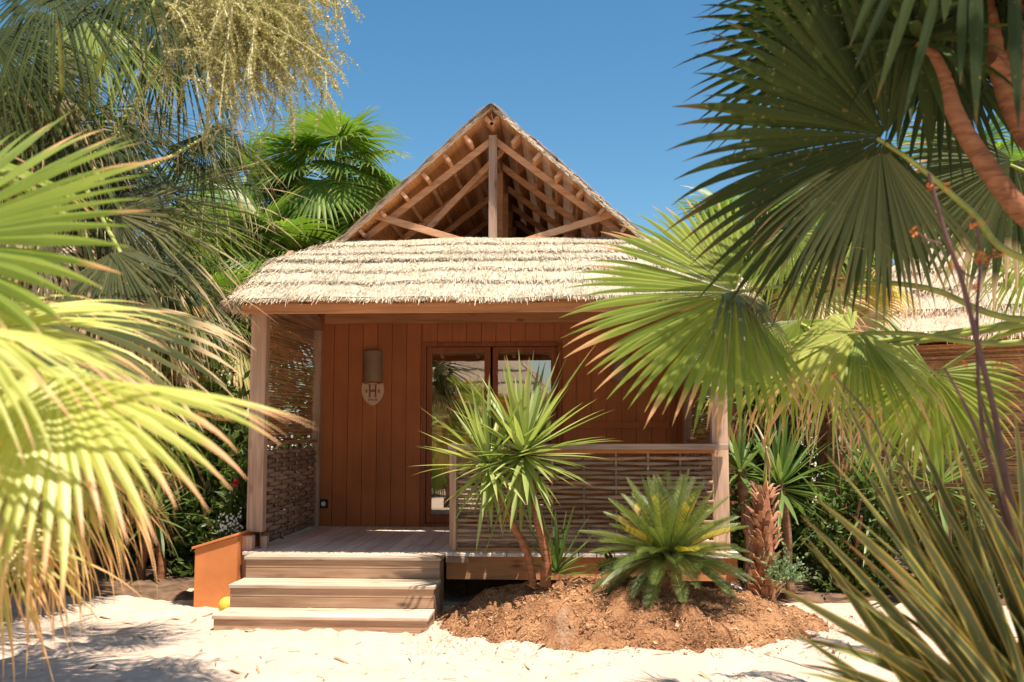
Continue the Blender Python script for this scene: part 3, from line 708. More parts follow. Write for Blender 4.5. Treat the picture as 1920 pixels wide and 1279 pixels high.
def rosette(mb,c,n,L,w_,droop=.5,top=85,low=-25,seed=1,axis=(0,0,1),fold=.35,lv=.15,seg=7):
    rnd=random.Random(seed); c=V(c); q=ZU.rotation_difference(V(axis).normalized())
    for i in range(n):
        k=i/n; az_=i*2.39996+rnd.gauss(0,.15); e=math.radians(top+(low-top)*k+rnd.gauss(0,6))
        d=q@V((math.cos(az_)*math.cos(e),math.sin(az_)*math.cos(e),math.sin(e)))
        l=L*(.82+.26*math.sin(PI*min(1,k*1.1+.25)))*(1+rnd.gauss(0,lv*.6))
        strap(mb,c+d*.02-(q@ZU)*.12*L*k,d,l,w_*rnd.uniform(.8,1.15),droop*rnd.uniform(.4,1.5)*(.3+k),fold,seg,rnd)
def trunkpts(p0,p1,bend,n=10,seed=1,wob=.01):
    p0=V(p0);p1=V(p1);b=V(bend);out=[]
    for i in range(n+1):
        t_=i/n; out.append(p0.lerp(p1,t_)+b*4*t_*(1-t_)+V((noise.noise(V((t_*5,seed,0))),noise.noise(V((t_*5,seed,9))),0))*wob)
    return out
def twigbush(mb,c,rx,ry,h,twigs,lpt,ls,seed,lw=.35,up=.6,spreadlow=.1):
    rnd=random.Random(seed); c=V(c)
    for i in range(twigs):
        a=rnd.uniform(0,2*PI); e=rnd.uniform(spreadlow,1.45); rr=rnd.uniform(.35,1)
        d=V((math.cos(a)*math.cos(e)*rx,math.sin(a)*math.cos(e)*ry,math.sin(e)*h))*rr
        r0=rnd.random()*.5
        for j in range(lpt):
            k=.25+.75*(j+rnd.random())/lpt; p=c+d*k+V((rnd.gauss(0,.04*rx),rnd.gauss(0,.04*ry),rnd.gauss(0,.03*h)))
            ld=(d.normalized()*up+V((rnd.gauss(0,.7),rnd.gauss(0,.7),rnd.gauss(.1,.5)))).normalized()
            l=ls*rnd.uniform(.6,1.3); sd_=ld.cross(V((rnd.gauss(0,1),rnd.gauss(0,1),rnd.gauss(0,1)))).normalized()*l*lw*.5
            mb.face([p,p+ld*l*.5+sd_,p+ld*l,p+ld*l*.5-sd_],uv=[(0,.5),(.5,0),(1,.5),(.5,1)],r=(min(1,r0+rnd.random()*.5),rnd.random()))
def stemmy(mb,c,h,n,rad,seed,spread=.3):
    rnd=random.Random(seed); c=V(c)
    for i in range(n):
        a=rnd.uniform(0,2*PI); p1=c+V((math.cos(a)*spread*rnd.random(),math.sin(a)*spread*rnd.random(),h*rnd.uniform(.6,1)))
        mb.tube(trunkpts(c+V((rnd.gauss(0,.05),rnd.gauss(0,.05),-.05)),p1,(rnd.gauss(0,.05),rnd.gauss(0,.05),0),5,i),[rad*(1-.12*k) for k in range(6)],6)
exec_list=[]
exec_list=None
# ------------------------------------------------------------------ palms
_cache={}
def leafmesh(key_mat, pitch, R, P, seed, droop, tip, spread=250, n=40, fold=38):
    k=(key_mat,pitch,R,P,seed,droop,tip)
    if k in _cache: return _cache[k]
    e=math.radians(pitch); d=V((math.cos(e),0,math.sin(e))); pts=[V((0,0,0))]; dr=d.copy()
    for i in range(6):
        dr=(dr-ZU*.07*math.cos(e)).normalized(); pts.append(pts[-1]+dr*P/6)
    mb=MB(); mb.mi=1; mb.tube(pts,[.022,.018,.015,.013,.012,.011,.010],6,r=(.5,.5),cap=False); mb.mi=0
    f=math.radians(fold); side_=V((0,1,0)); up=side_.cross(dr)*-1
    if up.z<0: up=-up
    A=(dr*math.cos(f)-up*math.sin(f)).normalized(); N_=(up*math.cos(f)+dr*math.sin(f)).normalized()
    fan(mb,pts[-1],A,N_,R,spread,n,.5,droop,tip,seed,cup=.18)
    o=mb.build('leaf',[M[key_mat],M['petiole']]); _cache[k]=o.data; bpy.data.objects.remove(o); return _cache[k]
def crown(T,loc,n,R,P,mats,seed,top=80,low=-45,az0=0,azr=360,droop=.35,tip=2.0,jit=10):
    rnd=random.Random(seed); base=V(T['_w'])
    for i in range(n):
        k=(i+.5)/n; pit=top+(low-top)*k; step=30; q=int(round(pit/step)*step)
        mkey=mats[min(len(mats)-1,int(k*len(mats)))]
        me=leafmesh(mkey,q,R,P,(i*7)%3,droop,tip)
        o=bpy.data.objects.new('leaf',me); COL.objects.link(o); o.parent=T
        a=math.radians(az0+ (i*137.5)%360*azr/360+rnd.gauss(0,jit))
        o.location=V(loc)-base+ZU*(-.25*k+.05); s_=rnd.uniform(.82,1.12)
        o.rotation_euler=(rnd.gauss(0,.15),rnd.gauss(0,.10),a); o.scale=(s_,s_,s_)
def palm(loc,h,n,R,P,mats,seed,label,group='fan palms behind the bungalows',tr=.11,lean=(0,0,0),trunkmat='fibre',**kw):
    T=thing('fan_palm',loc,label,'palm tree',group); loc=V(loc); topp=loc+V((lean[0],lean[1],h))
    m_=MB(); pts=trunkpts(loc-ZU*.1,topp,(0,0,0),14,seed,.05); m_.tube(pts,[tr*(1.15-.2*i/14)*(1+.08*(i%2)) for i in range(15)],12)
    boots(m_,pts,tr,seed); m_.build('trunk',M[trunkmat],T,smooth=False)
    crown(T,topp,n,R,P,mats,seed,**kw); return T
def boots(mb,pts,tr,seed,per=9,ln=.12):
    rnd=random.Random(seed)
    for i in range(1,len(pts)):
        for j in range(per):
            a=rnd.uniform(0,2*PI); p=pts[i-1].lerp(pts[i],rnd.random()); d=V((math.cos(a),math.sin(a),0)); b=p+d*tr*.9
            e=d.cross(ZU)*rnd.uniform(.02,.04); t_=b+(d*rnd.uniform(.25,.7)+ZU).normalized()*ln*rnd.uniform(.6,1.3)
            q=d*.02
            mb._hex([b-e-q,b+e-q,b-e+q,b+e+q,t_-e*.5-q*.5,t_+e*.5-q*.5,t_-e*.5+q*.3,t_+e*.5+q*.3],(rnd.random(),rnd.random()))
def hero(T,hub,apex,N_,R,mat,seed,pet=None,label=None,**kw):
    Hb=at(*hub); A=(at(*apex)-Hb); m_=MB(); fan(m_,Hb,A,N_,R,seed=seed,**kw)
    L=m_.build('leaf',M[mat],T,smooth=False)
    if label: L['label']=label
    if pet:
        ps=[Hb+A.normalized()*R*.04]+[at(*p) if len(p)==3 and not isinstance(p,Vector) else p for p in pet]
        # smooth the petiole path
        out=[]
        for i in range(len(ps)-1):
            p0=ps[max(0,i-1)];p1=ps[i];p2=ps[i+1];p3=ps[min(len(ps)-1,i+2)]
            for q in range(6):
                t_=q/6; out.append(.5*((2*p1)+(-p0+p2)*t_+(2*p0-5*p1+4*p2-p3)*t_*t_+(-p0+3*p1-3*p2+p3)*t_**3))
        out.append(ps[-1]); m_=MB(); n=len(out); m_.tube(out,[.009+.011*i/n for i in range(n)],8)
        m_.build('petiole',M['petiole'],L,smooth=True) if False else m_.build('petiole',M['petiole'],T,smooth=True)
    return L

# left foreground palm, its trunk outside the frame
TL=thing('fan_palm',(-2.3,2.7,0),'bright green fan palm with drying tips, nearest the camera at left','palm tree')
m_=MB(); tp=trunkpts((-2.3,2.7,-.1),(-2.15,2.75,1.9),(0,0,0),10,2,.03); m_.tube(tp,.14,12); boots(m_,tp,.14,5); m_.build('trunk',M['fibre'],TL)
cT=V((-2.15,2.75,1.85))
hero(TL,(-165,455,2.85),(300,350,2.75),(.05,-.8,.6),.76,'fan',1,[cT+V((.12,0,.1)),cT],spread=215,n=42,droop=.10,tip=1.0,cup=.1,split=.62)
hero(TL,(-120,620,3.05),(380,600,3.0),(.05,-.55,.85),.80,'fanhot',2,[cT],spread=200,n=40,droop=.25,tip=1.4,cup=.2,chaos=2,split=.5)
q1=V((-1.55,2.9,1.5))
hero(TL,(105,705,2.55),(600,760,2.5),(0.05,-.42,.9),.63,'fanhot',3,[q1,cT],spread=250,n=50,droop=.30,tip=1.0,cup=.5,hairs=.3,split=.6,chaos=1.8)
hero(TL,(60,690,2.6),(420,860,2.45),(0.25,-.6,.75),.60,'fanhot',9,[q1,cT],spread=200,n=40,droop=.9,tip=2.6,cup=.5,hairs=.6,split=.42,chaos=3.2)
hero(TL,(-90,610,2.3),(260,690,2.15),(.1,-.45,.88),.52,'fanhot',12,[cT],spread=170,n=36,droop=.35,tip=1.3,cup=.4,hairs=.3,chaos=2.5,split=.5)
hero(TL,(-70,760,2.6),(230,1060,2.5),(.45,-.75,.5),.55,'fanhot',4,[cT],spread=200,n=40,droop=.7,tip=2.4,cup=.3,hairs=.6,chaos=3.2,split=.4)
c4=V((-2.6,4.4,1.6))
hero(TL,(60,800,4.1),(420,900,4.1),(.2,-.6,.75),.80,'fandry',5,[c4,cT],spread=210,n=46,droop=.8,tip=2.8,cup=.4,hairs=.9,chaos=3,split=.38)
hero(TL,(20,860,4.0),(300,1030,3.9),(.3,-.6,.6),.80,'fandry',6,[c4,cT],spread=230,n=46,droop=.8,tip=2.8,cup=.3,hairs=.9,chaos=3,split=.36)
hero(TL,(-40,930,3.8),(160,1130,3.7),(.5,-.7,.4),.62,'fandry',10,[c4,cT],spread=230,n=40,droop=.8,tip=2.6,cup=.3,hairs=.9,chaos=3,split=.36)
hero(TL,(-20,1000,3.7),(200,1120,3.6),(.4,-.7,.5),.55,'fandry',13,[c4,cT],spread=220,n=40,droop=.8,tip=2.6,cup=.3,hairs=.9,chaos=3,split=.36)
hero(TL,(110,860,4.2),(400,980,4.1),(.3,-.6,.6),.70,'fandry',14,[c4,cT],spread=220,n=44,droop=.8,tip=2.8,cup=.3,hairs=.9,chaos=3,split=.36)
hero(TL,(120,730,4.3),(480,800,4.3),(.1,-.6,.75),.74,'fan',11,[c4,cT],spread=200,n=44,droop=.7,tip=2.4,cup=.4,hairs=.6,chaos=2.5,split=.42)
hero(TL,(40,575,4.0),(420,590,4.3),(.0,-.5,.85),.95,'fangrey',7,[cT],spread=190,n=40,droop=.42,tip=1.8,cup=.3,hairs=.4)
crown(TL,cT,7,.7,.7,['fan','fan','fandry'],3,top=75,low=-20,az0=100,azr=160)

# tall grey-green palm behind it, with golden flower sprays
T2=thing('fan_palm',(-3.9,6.2,0),'tall dark grey-green fan palm with golden flower sprays, top left','palm tree')
m_=MB(); tp=trunkpts((-3.9,6.2,-.1),(-3.0,5.6,3.5),(-.25,0,0),14,4,.04); m_.tube(tp,.16,12); boots(m_,tp,.16,6,14,.16); m_.build('trunk',M['fibre'],T2)
c2=V((-3.0,5.6,3.45))
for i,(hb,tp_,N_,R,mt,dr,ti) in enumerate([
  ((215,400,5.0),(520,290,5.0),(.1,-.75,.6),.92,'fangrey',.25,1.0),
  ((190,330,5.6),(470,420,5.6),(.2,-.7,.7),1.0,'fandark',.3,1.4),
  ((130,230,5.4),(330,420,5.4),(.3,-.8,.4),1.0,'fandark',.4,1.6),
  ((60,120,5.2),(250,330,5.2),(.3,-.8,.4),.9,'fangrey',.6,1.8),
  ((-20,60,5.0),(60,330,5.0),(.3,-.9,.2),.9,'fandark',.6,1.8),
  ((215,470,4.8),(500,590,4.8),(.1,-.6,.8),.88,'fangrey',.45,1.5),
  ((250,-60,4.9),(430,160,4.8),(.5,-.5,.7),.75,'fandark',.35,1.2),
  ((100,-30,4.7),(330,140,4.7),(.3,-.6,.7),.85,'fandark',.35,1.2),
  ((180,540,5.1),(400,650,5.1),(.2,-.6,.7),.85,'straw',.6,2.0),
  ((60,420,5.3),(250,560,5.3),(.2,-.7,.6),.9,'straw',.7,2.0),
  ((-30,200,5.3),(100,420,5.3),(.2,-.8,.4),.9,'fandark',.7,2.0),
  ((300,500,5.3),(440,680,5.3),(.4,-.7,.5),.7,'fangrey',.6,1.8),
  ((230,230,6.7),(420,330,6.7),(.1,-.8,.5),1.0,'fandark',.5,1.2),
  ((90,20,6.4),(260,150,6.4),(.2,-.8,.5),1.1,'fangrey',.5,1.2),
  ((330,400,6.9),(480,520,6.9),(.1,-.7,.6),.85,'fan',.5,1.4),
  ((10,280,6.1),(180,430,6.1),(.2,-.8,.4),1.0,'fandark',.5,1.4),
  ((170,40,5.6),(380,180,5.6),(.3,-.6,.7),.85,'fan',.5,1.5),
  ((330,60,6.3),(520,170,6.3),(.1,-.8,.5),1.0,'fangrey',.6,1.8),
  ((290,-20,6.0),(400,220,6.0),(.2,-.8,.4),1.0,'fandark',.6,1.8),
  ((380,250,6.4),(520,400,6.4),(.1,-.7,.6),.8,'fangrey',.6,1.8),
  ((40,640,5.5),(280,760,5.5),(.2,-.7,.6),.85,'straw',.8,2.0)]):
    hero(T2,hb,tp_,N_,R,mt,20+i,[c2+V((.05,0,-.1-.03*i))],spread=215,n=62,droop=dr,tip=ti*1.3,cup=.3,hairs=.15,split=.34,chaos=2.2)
rnd=random.Random(77)
def spray(T,root,tips,seed):
    """drooping branched flower stalk: main stalk, many strands set with tiny flowers"""
    rnd=random.Random(seed); ms=MB(); mf=MB()
    for (a,b) in tips:
        ctrl=a.lerp(b,.45)+V((0,0,.16+.1*rnd.random())); L=(b-a).length; pts=[]
        for i in range(13):
            t_=i/12; pts.append(a*(1-t_)**2+ctrl*2*t_*(1-t_)+b*t_*t_)
        ms.tube(pts,[.007*(1-.8*i/12)+.0012 for i in range(13)],4,r=(.6,.5),cap=False)
        for s_ in range(5):
            k0=rnd.uniform(.15,.95); p0=a*(1-k0)**2+ctrl*2*k0*(1-k0)+b*k0*k0
            d=V((rnd.gauss(.25,.5),rnd.gauss(0,.5),rnd.gauss(-.4,.5))).normalized(); l=rnd.uniform(.16,.36); sp=[p0]
            for q in range(5):
                d=(d-ZU*.25).normalized(); sp.append(sp[-1]+d*l/5)
            ms.tube(sp,[.0035,.003,.0025,.002,.0015,.001],3,r=(.5,.5),cap=False)
            for q in range(64):
                j=rnd.uniform(0,4.99); p=sp[int(j)].lerp(sp[int(j)+1],j%1)+V((rnd.gauss(0,.006),rnd.gauss(0,.006),rnd.gauss(0,.006)))
                u_=V((rnd.gauss(0,1),rnd.gauss(0,1),rnd.gauss(0,1))).normalized()*.0058; v_=u_.cross(V((rnd.random(),1,rnd.random()))).normalized()*.0045
                mf.face([p-u_,p+v_,p+u_,p-v_],r=(rnd.random(),rnd.random()))
        for q in range(110):
            t_=rnd.uniform(.2,1); p=a*(1-t_)**2+ctrl*2*t_*(1-t_)+b*t_*t_+V((rnd.gauss(0,.010),rnd.gauss(0,.010),rnd.gauss(0,.010)))
            u_=V((rnd.gauss(0,1),rnd.gauss(0,1),rnd.gauss(0,1))).normalized()*.008; v_=u_.cross(V((rnd.random(),1,rnd.random()))).normalized()*.005
            mf.face([p-u_,p+v_,p+u_,p-v_],r=(rnd.random(),rnd.random()))
    s_=ms.build('flower_stalk',M['flower_y'],T); mf.build('flowers',M['flower_y'],s_)
for gi in range(4):
    tips=[]
    for i in range(30):
        ax=rnd.uniform(260,500)+gi*22; a=at(ax,rnd.uniform(-60,60),5.0+gi*.15)
        bx_=rnd.gauss(425+gi*36,105); by=rnd.uniform(10,215)+(20 if bx_<540 else -35); b=at(min(bx_,632),by,5.0+gi*.15+rnd.uniform(-.3,.3)); tips.append((a,b))
    if gi==0: tips+=[(at(430,60,5),at(437,275,5)),(at(400,200,5),at(385,262,5))]
    if gi==2: tips+=[(at(500,70,5.1),at(617,197,5.1)),(at(520,110,5.1),at(553,248,5.1)),(at(540,40,5.2),at(610,118,5.2))]
    if gi==3: tips+=[(at(520,-10,5.1),at(640,12,5.1)),(at(540,40,5.1),at(600,100,5.1)),(at(520,0,5.1),at(630,60,5.1))]
    spray(T2,None,tips,gi)

# right foreground palm, trunk outside the frame at right
T3=thing('fan_palm',(3.3,4.6,0),'fan palm at right whose big fans reach over the porch roof','palm tree')
m_=MB(); tp=trunkpts((3.3,4.6,-.1),(3.2,4.6,2.3),(0,0,0),12,7,.04); m_.tube(tp,.15,12); boots(m_,tp,.15,8); m_.build('trunk',M['fibre'],T3)
c3=V((3.15,4.55,2.2))
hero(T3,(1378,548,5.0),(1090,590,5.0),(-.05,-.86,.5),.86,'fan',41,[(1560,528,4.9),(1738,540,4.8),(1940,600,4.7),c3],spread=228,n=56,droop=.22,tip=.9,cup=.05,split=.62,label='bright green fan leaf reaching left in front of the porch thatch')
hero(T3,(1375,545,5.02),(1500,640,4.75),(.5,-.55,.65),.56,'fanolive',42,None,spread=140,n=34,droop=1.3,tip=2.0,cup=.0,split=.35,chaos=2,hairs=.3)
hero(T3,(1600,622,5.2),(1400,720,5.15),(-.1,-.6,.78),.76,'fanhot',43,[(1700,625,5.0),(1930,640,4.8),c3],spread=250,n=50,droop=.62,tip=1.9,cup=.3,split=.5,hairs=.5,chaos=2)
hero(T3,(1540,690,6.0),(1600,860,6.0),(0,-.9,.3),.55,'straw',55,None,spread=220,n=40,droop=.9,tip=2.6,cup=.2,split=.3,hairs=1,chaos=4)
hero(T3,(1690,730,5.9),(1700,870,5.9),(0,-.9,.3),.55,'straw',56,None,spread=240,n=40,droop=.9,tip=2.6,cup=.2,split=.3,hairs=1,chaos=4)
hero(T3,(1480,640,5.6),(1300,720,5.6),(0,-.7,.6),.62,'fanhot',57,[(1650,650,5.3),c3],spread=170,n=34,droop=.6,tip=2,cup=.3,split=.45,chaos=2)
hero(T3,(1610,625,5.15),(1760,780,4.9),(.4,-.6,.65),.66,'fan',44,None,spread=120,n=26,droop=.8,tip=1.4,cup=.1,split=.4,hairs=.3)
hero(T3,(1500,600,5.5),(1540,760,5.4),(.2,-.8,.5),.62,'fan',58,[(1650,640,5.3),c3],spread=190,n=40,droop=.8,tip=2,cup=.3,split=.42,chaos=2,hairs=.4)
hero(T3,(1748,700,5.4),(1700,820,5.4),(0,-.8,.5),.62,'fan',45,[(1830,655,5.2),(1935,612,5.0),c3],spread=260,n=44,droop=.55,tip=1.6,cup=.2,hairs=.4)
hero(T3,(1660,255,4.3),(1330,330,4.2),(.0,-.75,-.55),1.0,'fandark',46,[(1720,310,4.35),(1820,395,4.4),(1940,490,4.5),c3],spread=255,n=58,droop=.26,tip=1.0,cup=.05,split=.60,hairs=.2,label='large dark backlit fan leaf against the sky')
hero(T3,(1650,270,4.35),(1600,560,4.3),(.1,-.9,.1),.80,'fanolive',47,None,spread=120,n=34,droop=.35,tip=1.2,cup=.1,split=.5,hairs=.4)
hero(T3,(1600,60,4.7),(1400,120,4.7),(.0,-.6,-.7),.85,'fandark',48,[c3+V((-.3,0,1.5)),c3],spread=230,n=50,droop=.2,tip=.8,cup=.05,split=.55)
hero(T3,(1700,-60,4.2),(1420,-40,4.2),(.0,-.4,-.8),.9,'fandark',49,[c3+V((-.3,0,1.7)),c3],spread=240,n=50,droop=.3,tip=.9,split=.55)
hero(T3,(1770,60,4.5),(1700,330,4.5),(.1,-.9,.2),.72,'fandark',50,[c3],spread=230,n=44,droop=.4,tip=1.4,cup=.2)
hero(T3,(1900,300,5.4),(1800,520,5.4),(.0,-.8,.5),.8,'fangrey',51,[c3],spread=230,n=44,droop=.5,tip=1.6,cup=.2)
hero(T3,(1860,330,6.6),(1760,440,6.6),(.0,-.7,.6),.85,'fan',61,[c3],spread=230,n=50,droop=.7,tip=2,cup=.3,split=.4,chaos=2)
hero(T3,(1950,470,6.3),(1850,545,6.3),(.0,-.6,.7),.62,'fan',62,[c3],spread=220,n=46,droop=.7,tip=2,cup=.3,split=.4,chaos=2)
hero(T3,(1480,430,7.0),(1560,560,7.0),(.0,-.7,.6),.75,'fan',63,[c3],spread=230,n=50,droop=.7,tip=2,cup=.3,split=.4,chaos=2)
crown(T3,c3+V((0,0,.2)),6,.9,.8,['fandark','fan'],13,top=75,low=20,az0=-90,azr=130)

# yucca tree at top right with curved bare trunk
T4=thing('yucca_tree',(3.0,4.3,0),'yucca tree with curved bare orange brown trunks at top right','tree')
def catm(ps,sub=7):
    out=[]
    for i in range(len(ps)-1):
        p0=ps[max(0,i-1)];p1=ps[i];p2=ps[i+1];p3=ps[min(len(ps)-1,i+2)]
        for q in range(sub):
            t_=q/sub; out.append(.5*((2*p1)+(-p0+p2)*t_+(2*p0-5*p1+4*p2-p3)*t_*t_+(-p0+3*p1-3*p2+p3)*t_**3))
    out.append(ps[-1]); return out
for ps,r0,r1 in (([V((2.75,4.0,-.1)),V((2.6,4.0,1.2)),at(1990,480,4.0),at(1905,385,4.0),at(1835,290,4.0),at(1792,215,4.0),at(1762,130,4.0),at(1725,78,4.0)],.054,.027),
                 ([V((2.85,4.4,-.1)),V((2.75,4.4,1.4)),at(1990,340,4.1),at(1925,250,4.1),at(1880,150,4.1),at(1850,20,4.1),at(1835,-80,4.1)],.066,.031),
                 ([at(1905,190,4.1),at(1900,80,4.12),at(1910,-60,4.15)],.05,.04),([at(1900,175,4.1),at(1870,128,4.08),at(1856,112,4.05)],.045,.03)):
    pts=catm(ps,22); m_=MB(); n=len(pts); rnd=random.Random(3)
    m_.tube(pts,[(r0+(r1-r0)*i/n)*(1+(.045 if i%4==0 else 0)+.02*rnd.uniform(-1,1)) for i in range(n)],14); m_.build('trunk',M['bark'],T4,smooth=True)
for i,(c,n,L) in enumerate(((V((1.25,3.45,3.9)),50,.6),(V((1.85,3.6,3.95)),60,.65),(V((2.4,4.0,4.2)),60,.7),(V((2.1,2.9,4.0)),60,.75),(V((2.7,3.2,4.1)),60,.75),(at(1722,55,4.0),46,.55),(at(1835,-60,4.1),50,.62),(at(1910,-60,4.15),50,.65),(at(1900,60,4.5),46,.6))):  # leading rosettes are added above the frame, to shade the dark fan and flax
    m_=MB(); rosette(m_,c,n,L,.05,1.3,80,-60,30+i,fold=.3); m_.build('leaf_rosette',M['fandark'],T4)
# broad hanging blades near the lens, top right
m_=MB(); rnd=random.Random(6)
for (x,y,x2,y2,w_) in ((1725,-60,1640,190,.055),(1770,-60,1690,230,.05),(1700,-80,1600,130,.05),(1830,-60,1830,240,.07),(1810,-40,1800,160,.06),(1900,-40,1910,250,.07),(1780,-60,1770,45,.06),(1660,-60,1590,90,.05)):
    a=at(x,y,3.2); b=at(x2,y2,3.2); strap(m_,a,(b-a),(b-a).length,w_*.8,.1,.3,8,rnd,side=V((1,.3,.1)))
m_.build('hanging_leaves',M['fandark'],T4)

# ------------------------------------------------------------------ variegated flax, lower right
def bez(mb,p0,pc,p1,w_,n=12,rnd=random,fold=.3,tw=0):
    rows=[];us=[]; r=(rnd.random(),rnd.random()); sd0=(p1-p0).cross(V((0.1,-1,.3))).normalized()
    for i in range(n+1):
        t_=i/n; p=p0*(1-t_)**2+pc*2*t_*(1-t_)+p1*t_*t_; d=((pc-p0)*(1-t_)+(p1-pc)*t_).normalized()
        q=Matrix.Rotation(tw*(.3+t_),3,d); s_=q@(d.cross(V((.05,-1,.25))).normalized())
        ww=w_*((.7+.3*min(1,t_/.3)) if t_<.45 else max(.015,1-((t_-.45)/.55)**2.0))/2
        nn=s_.cross(d); rows.append([p-s_*ww,p-s_*ww*.35-nn*ww*fold*.7,p-nn*ww*fold,p+s_*ww*.35-nn*ww*fold*.7,p+s_*ww]); us.append(t_)
    mb.grid(rows,uvs=us,r=r)
FX=thing('flax_plant',(1.75,3.5,0),'large variegated flax with yellow edged blades in the lower right corner','plant')
rnd=random.Random(15); m_=MB()
tips=[(1440,1092),(1545,848),(1520,928),(1500,965),(1560,1180),(1530,1235),(1600,1260),(1640,790),(1560,700),(1700,770),(1905,640),(1822,690),(1500,1010),(1580,1010),(1620,900),(1660,860),(1760,730),(1850,820),(1900,760),(1950,700),(1600,1120),(1640,1170),(1480,1180),(1700,1000),(1740,900),(1800,860),(1590,960),(1980,800),(2000,650),(1690,1120),(1760,1100),(1830,1000),(1880,950),(1560,1090)]
for i,(x,y) in enumerate(tips+[(rnd.uniform(1600,2000),rnd.uniform(800,1250)) for _ in range(34)]+[(rnd.uniform(1480,1800),rnd.uniform(1000,1290)) for _ in range(26)]):
    Y=3.5+rnd.uniform(-.35,.45); t_=at(x,y,Y); b=V((1.72+rnd.gauss(0,.10),3.55+rnd.gauss(0,.12),rnd.uniform(0,.25)))
    c=b.lerp(t_,.5)+V((.03,0,.10+.13*rnd.random())); bez(m_,b,c,t_,rnd.uniform(.038,.058),12,rnd,.3,rnd.gauss(0,.5))
m_.build('blades',M['flax'],FX)
def stalk(ps,r,T=FX):
    m_=MB(); pts=catm(ps,5); m_.tube(pts,[r*(1-.5*i/len(pts)) for i in range(len(pts))],7); return m_.build('flower_stalk',M['stalk'],T,smooth=True)
s1=stalk([V((1.72,3.55,.1)),at(1905,1000,3.5),at(1868,790,3.5),at(1832,640,3.5),at(1805,530,3.5),at(1770,430,3.5),at(1742,325,3.5)],.013)
s2=stalk([V((1.75,3.6,.1)),at(1890,1000,3.6),at(1842,800,3.6),at(1832,600,3.6),at(1838,480,3.6),at(1828,410,3.6)],.009)
s3=stalk([V((1.7,3.5,.1)),at(1900,1010,3.4),at(1868,900,3.4),at(1810,760,3.4),at(1770,690,3.4)],.009)
s4=stalk([V((1.6,3.6,.1)),at(1700,1000,3.8),at(1665,860,3.8),at(1630,780,3.8),at(1560,700,3.8)],.006)
def blossom(c,n,s_,T,seed):
    rnd=random.Random(seed); m_=MB()
    for i in range(n):
        d=V((rnd.gauss(0,1),rnd.gauss(0,1),rnd.gauss(.3,.8))).normalized(); p=c+V((rnd.gauss(0,.012),rnd.gauss(0,.012),rnd.gauss(0,.012)))*s_
        strap(m_,p,d,.035*s_*rnd.uniform(.7,1.3),.011*s_,.8,.5,4,rnd)
    m_.build('flower',M['orangef'],T)
for i,(x,y,n,s_) in enumerate(((1746,350,8,.8),(1712,432,9,1.0),(1775,352,6,.7),(1793,497,7,.8),(1838,483,12,1.1),(1862,478,9,1.0),(1833,540,7,.8),(1855,515,5,.8),(1825,420,8,.9),(1806,685,6,.8),(1870,690,8,.8),(1780,590,7,.8),(1745,595,6,.7),(1560,705,7,.7),(1630,780,5,.6))):
    c=at(x,y,3.5); Tt=s1 if i<4 else (s2 if i<9 else (s3 if i<13 else s4))
    blossom(c,n,s_*.8,Tt,i)
    if i in (1,3,5):
        m_=MB(); q=at(1765 if i==1 else (1830 if i==3 else 1836),y+25,3.5); m_.tube([c,c.lerp(q,.5)-ZU*.01,q],.004,5); m_.build('flower_stalk',M['stalk'],FX)

# ------------------------------------------------------------------ front bed: yucca and cycad
def gp(px,py,Y): p=at(px,py,Y); return p
Y1=8.2
YU=thing('yucca',(at(1010,1090,Y1).x,Y1,gz(at(1010,1090,Y1).x,Y1)),'yucca with two bare orange trunks and spiky crowns in front of the railing','plant')
for ps,r in (([at(1000,1100,Y1),at(990,1040,Y1),at(962,985,Y1),at(938,930,Y1),at(920,880,Y1)],.026),([at(1022,1100,Y1-.02),at(1024,1040,Y1-.02),at(1010,980,Y1-.02),at(1000,930,Y1),at(986,835,Y1)],.036)):
    pts=catm(ps,6); n=len(pts); rr=random.Random(2); m_=MB(); m_.tube(pts,[r*(1.25-.45*i/n)*(1+.07*(i%2)) for i in range(n)],12); m_.build('trunk',M['bark'],YU,smooth=True)
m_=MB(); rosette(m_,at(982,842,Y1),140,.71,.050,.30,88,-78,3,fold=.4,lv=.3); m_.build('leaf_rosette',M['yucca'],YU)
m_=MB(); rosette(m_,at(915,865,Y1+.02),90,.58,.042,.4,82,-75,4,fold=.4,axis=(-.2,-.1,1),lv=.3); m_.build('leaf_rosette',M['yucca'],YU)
m_=MB(); rosette(m_,at(1045,1065,Y1+.12),30,.46,.036,.3,82,0,5,fold=.4); m_.build('leaf_rosette',M['yuccab'],YU)
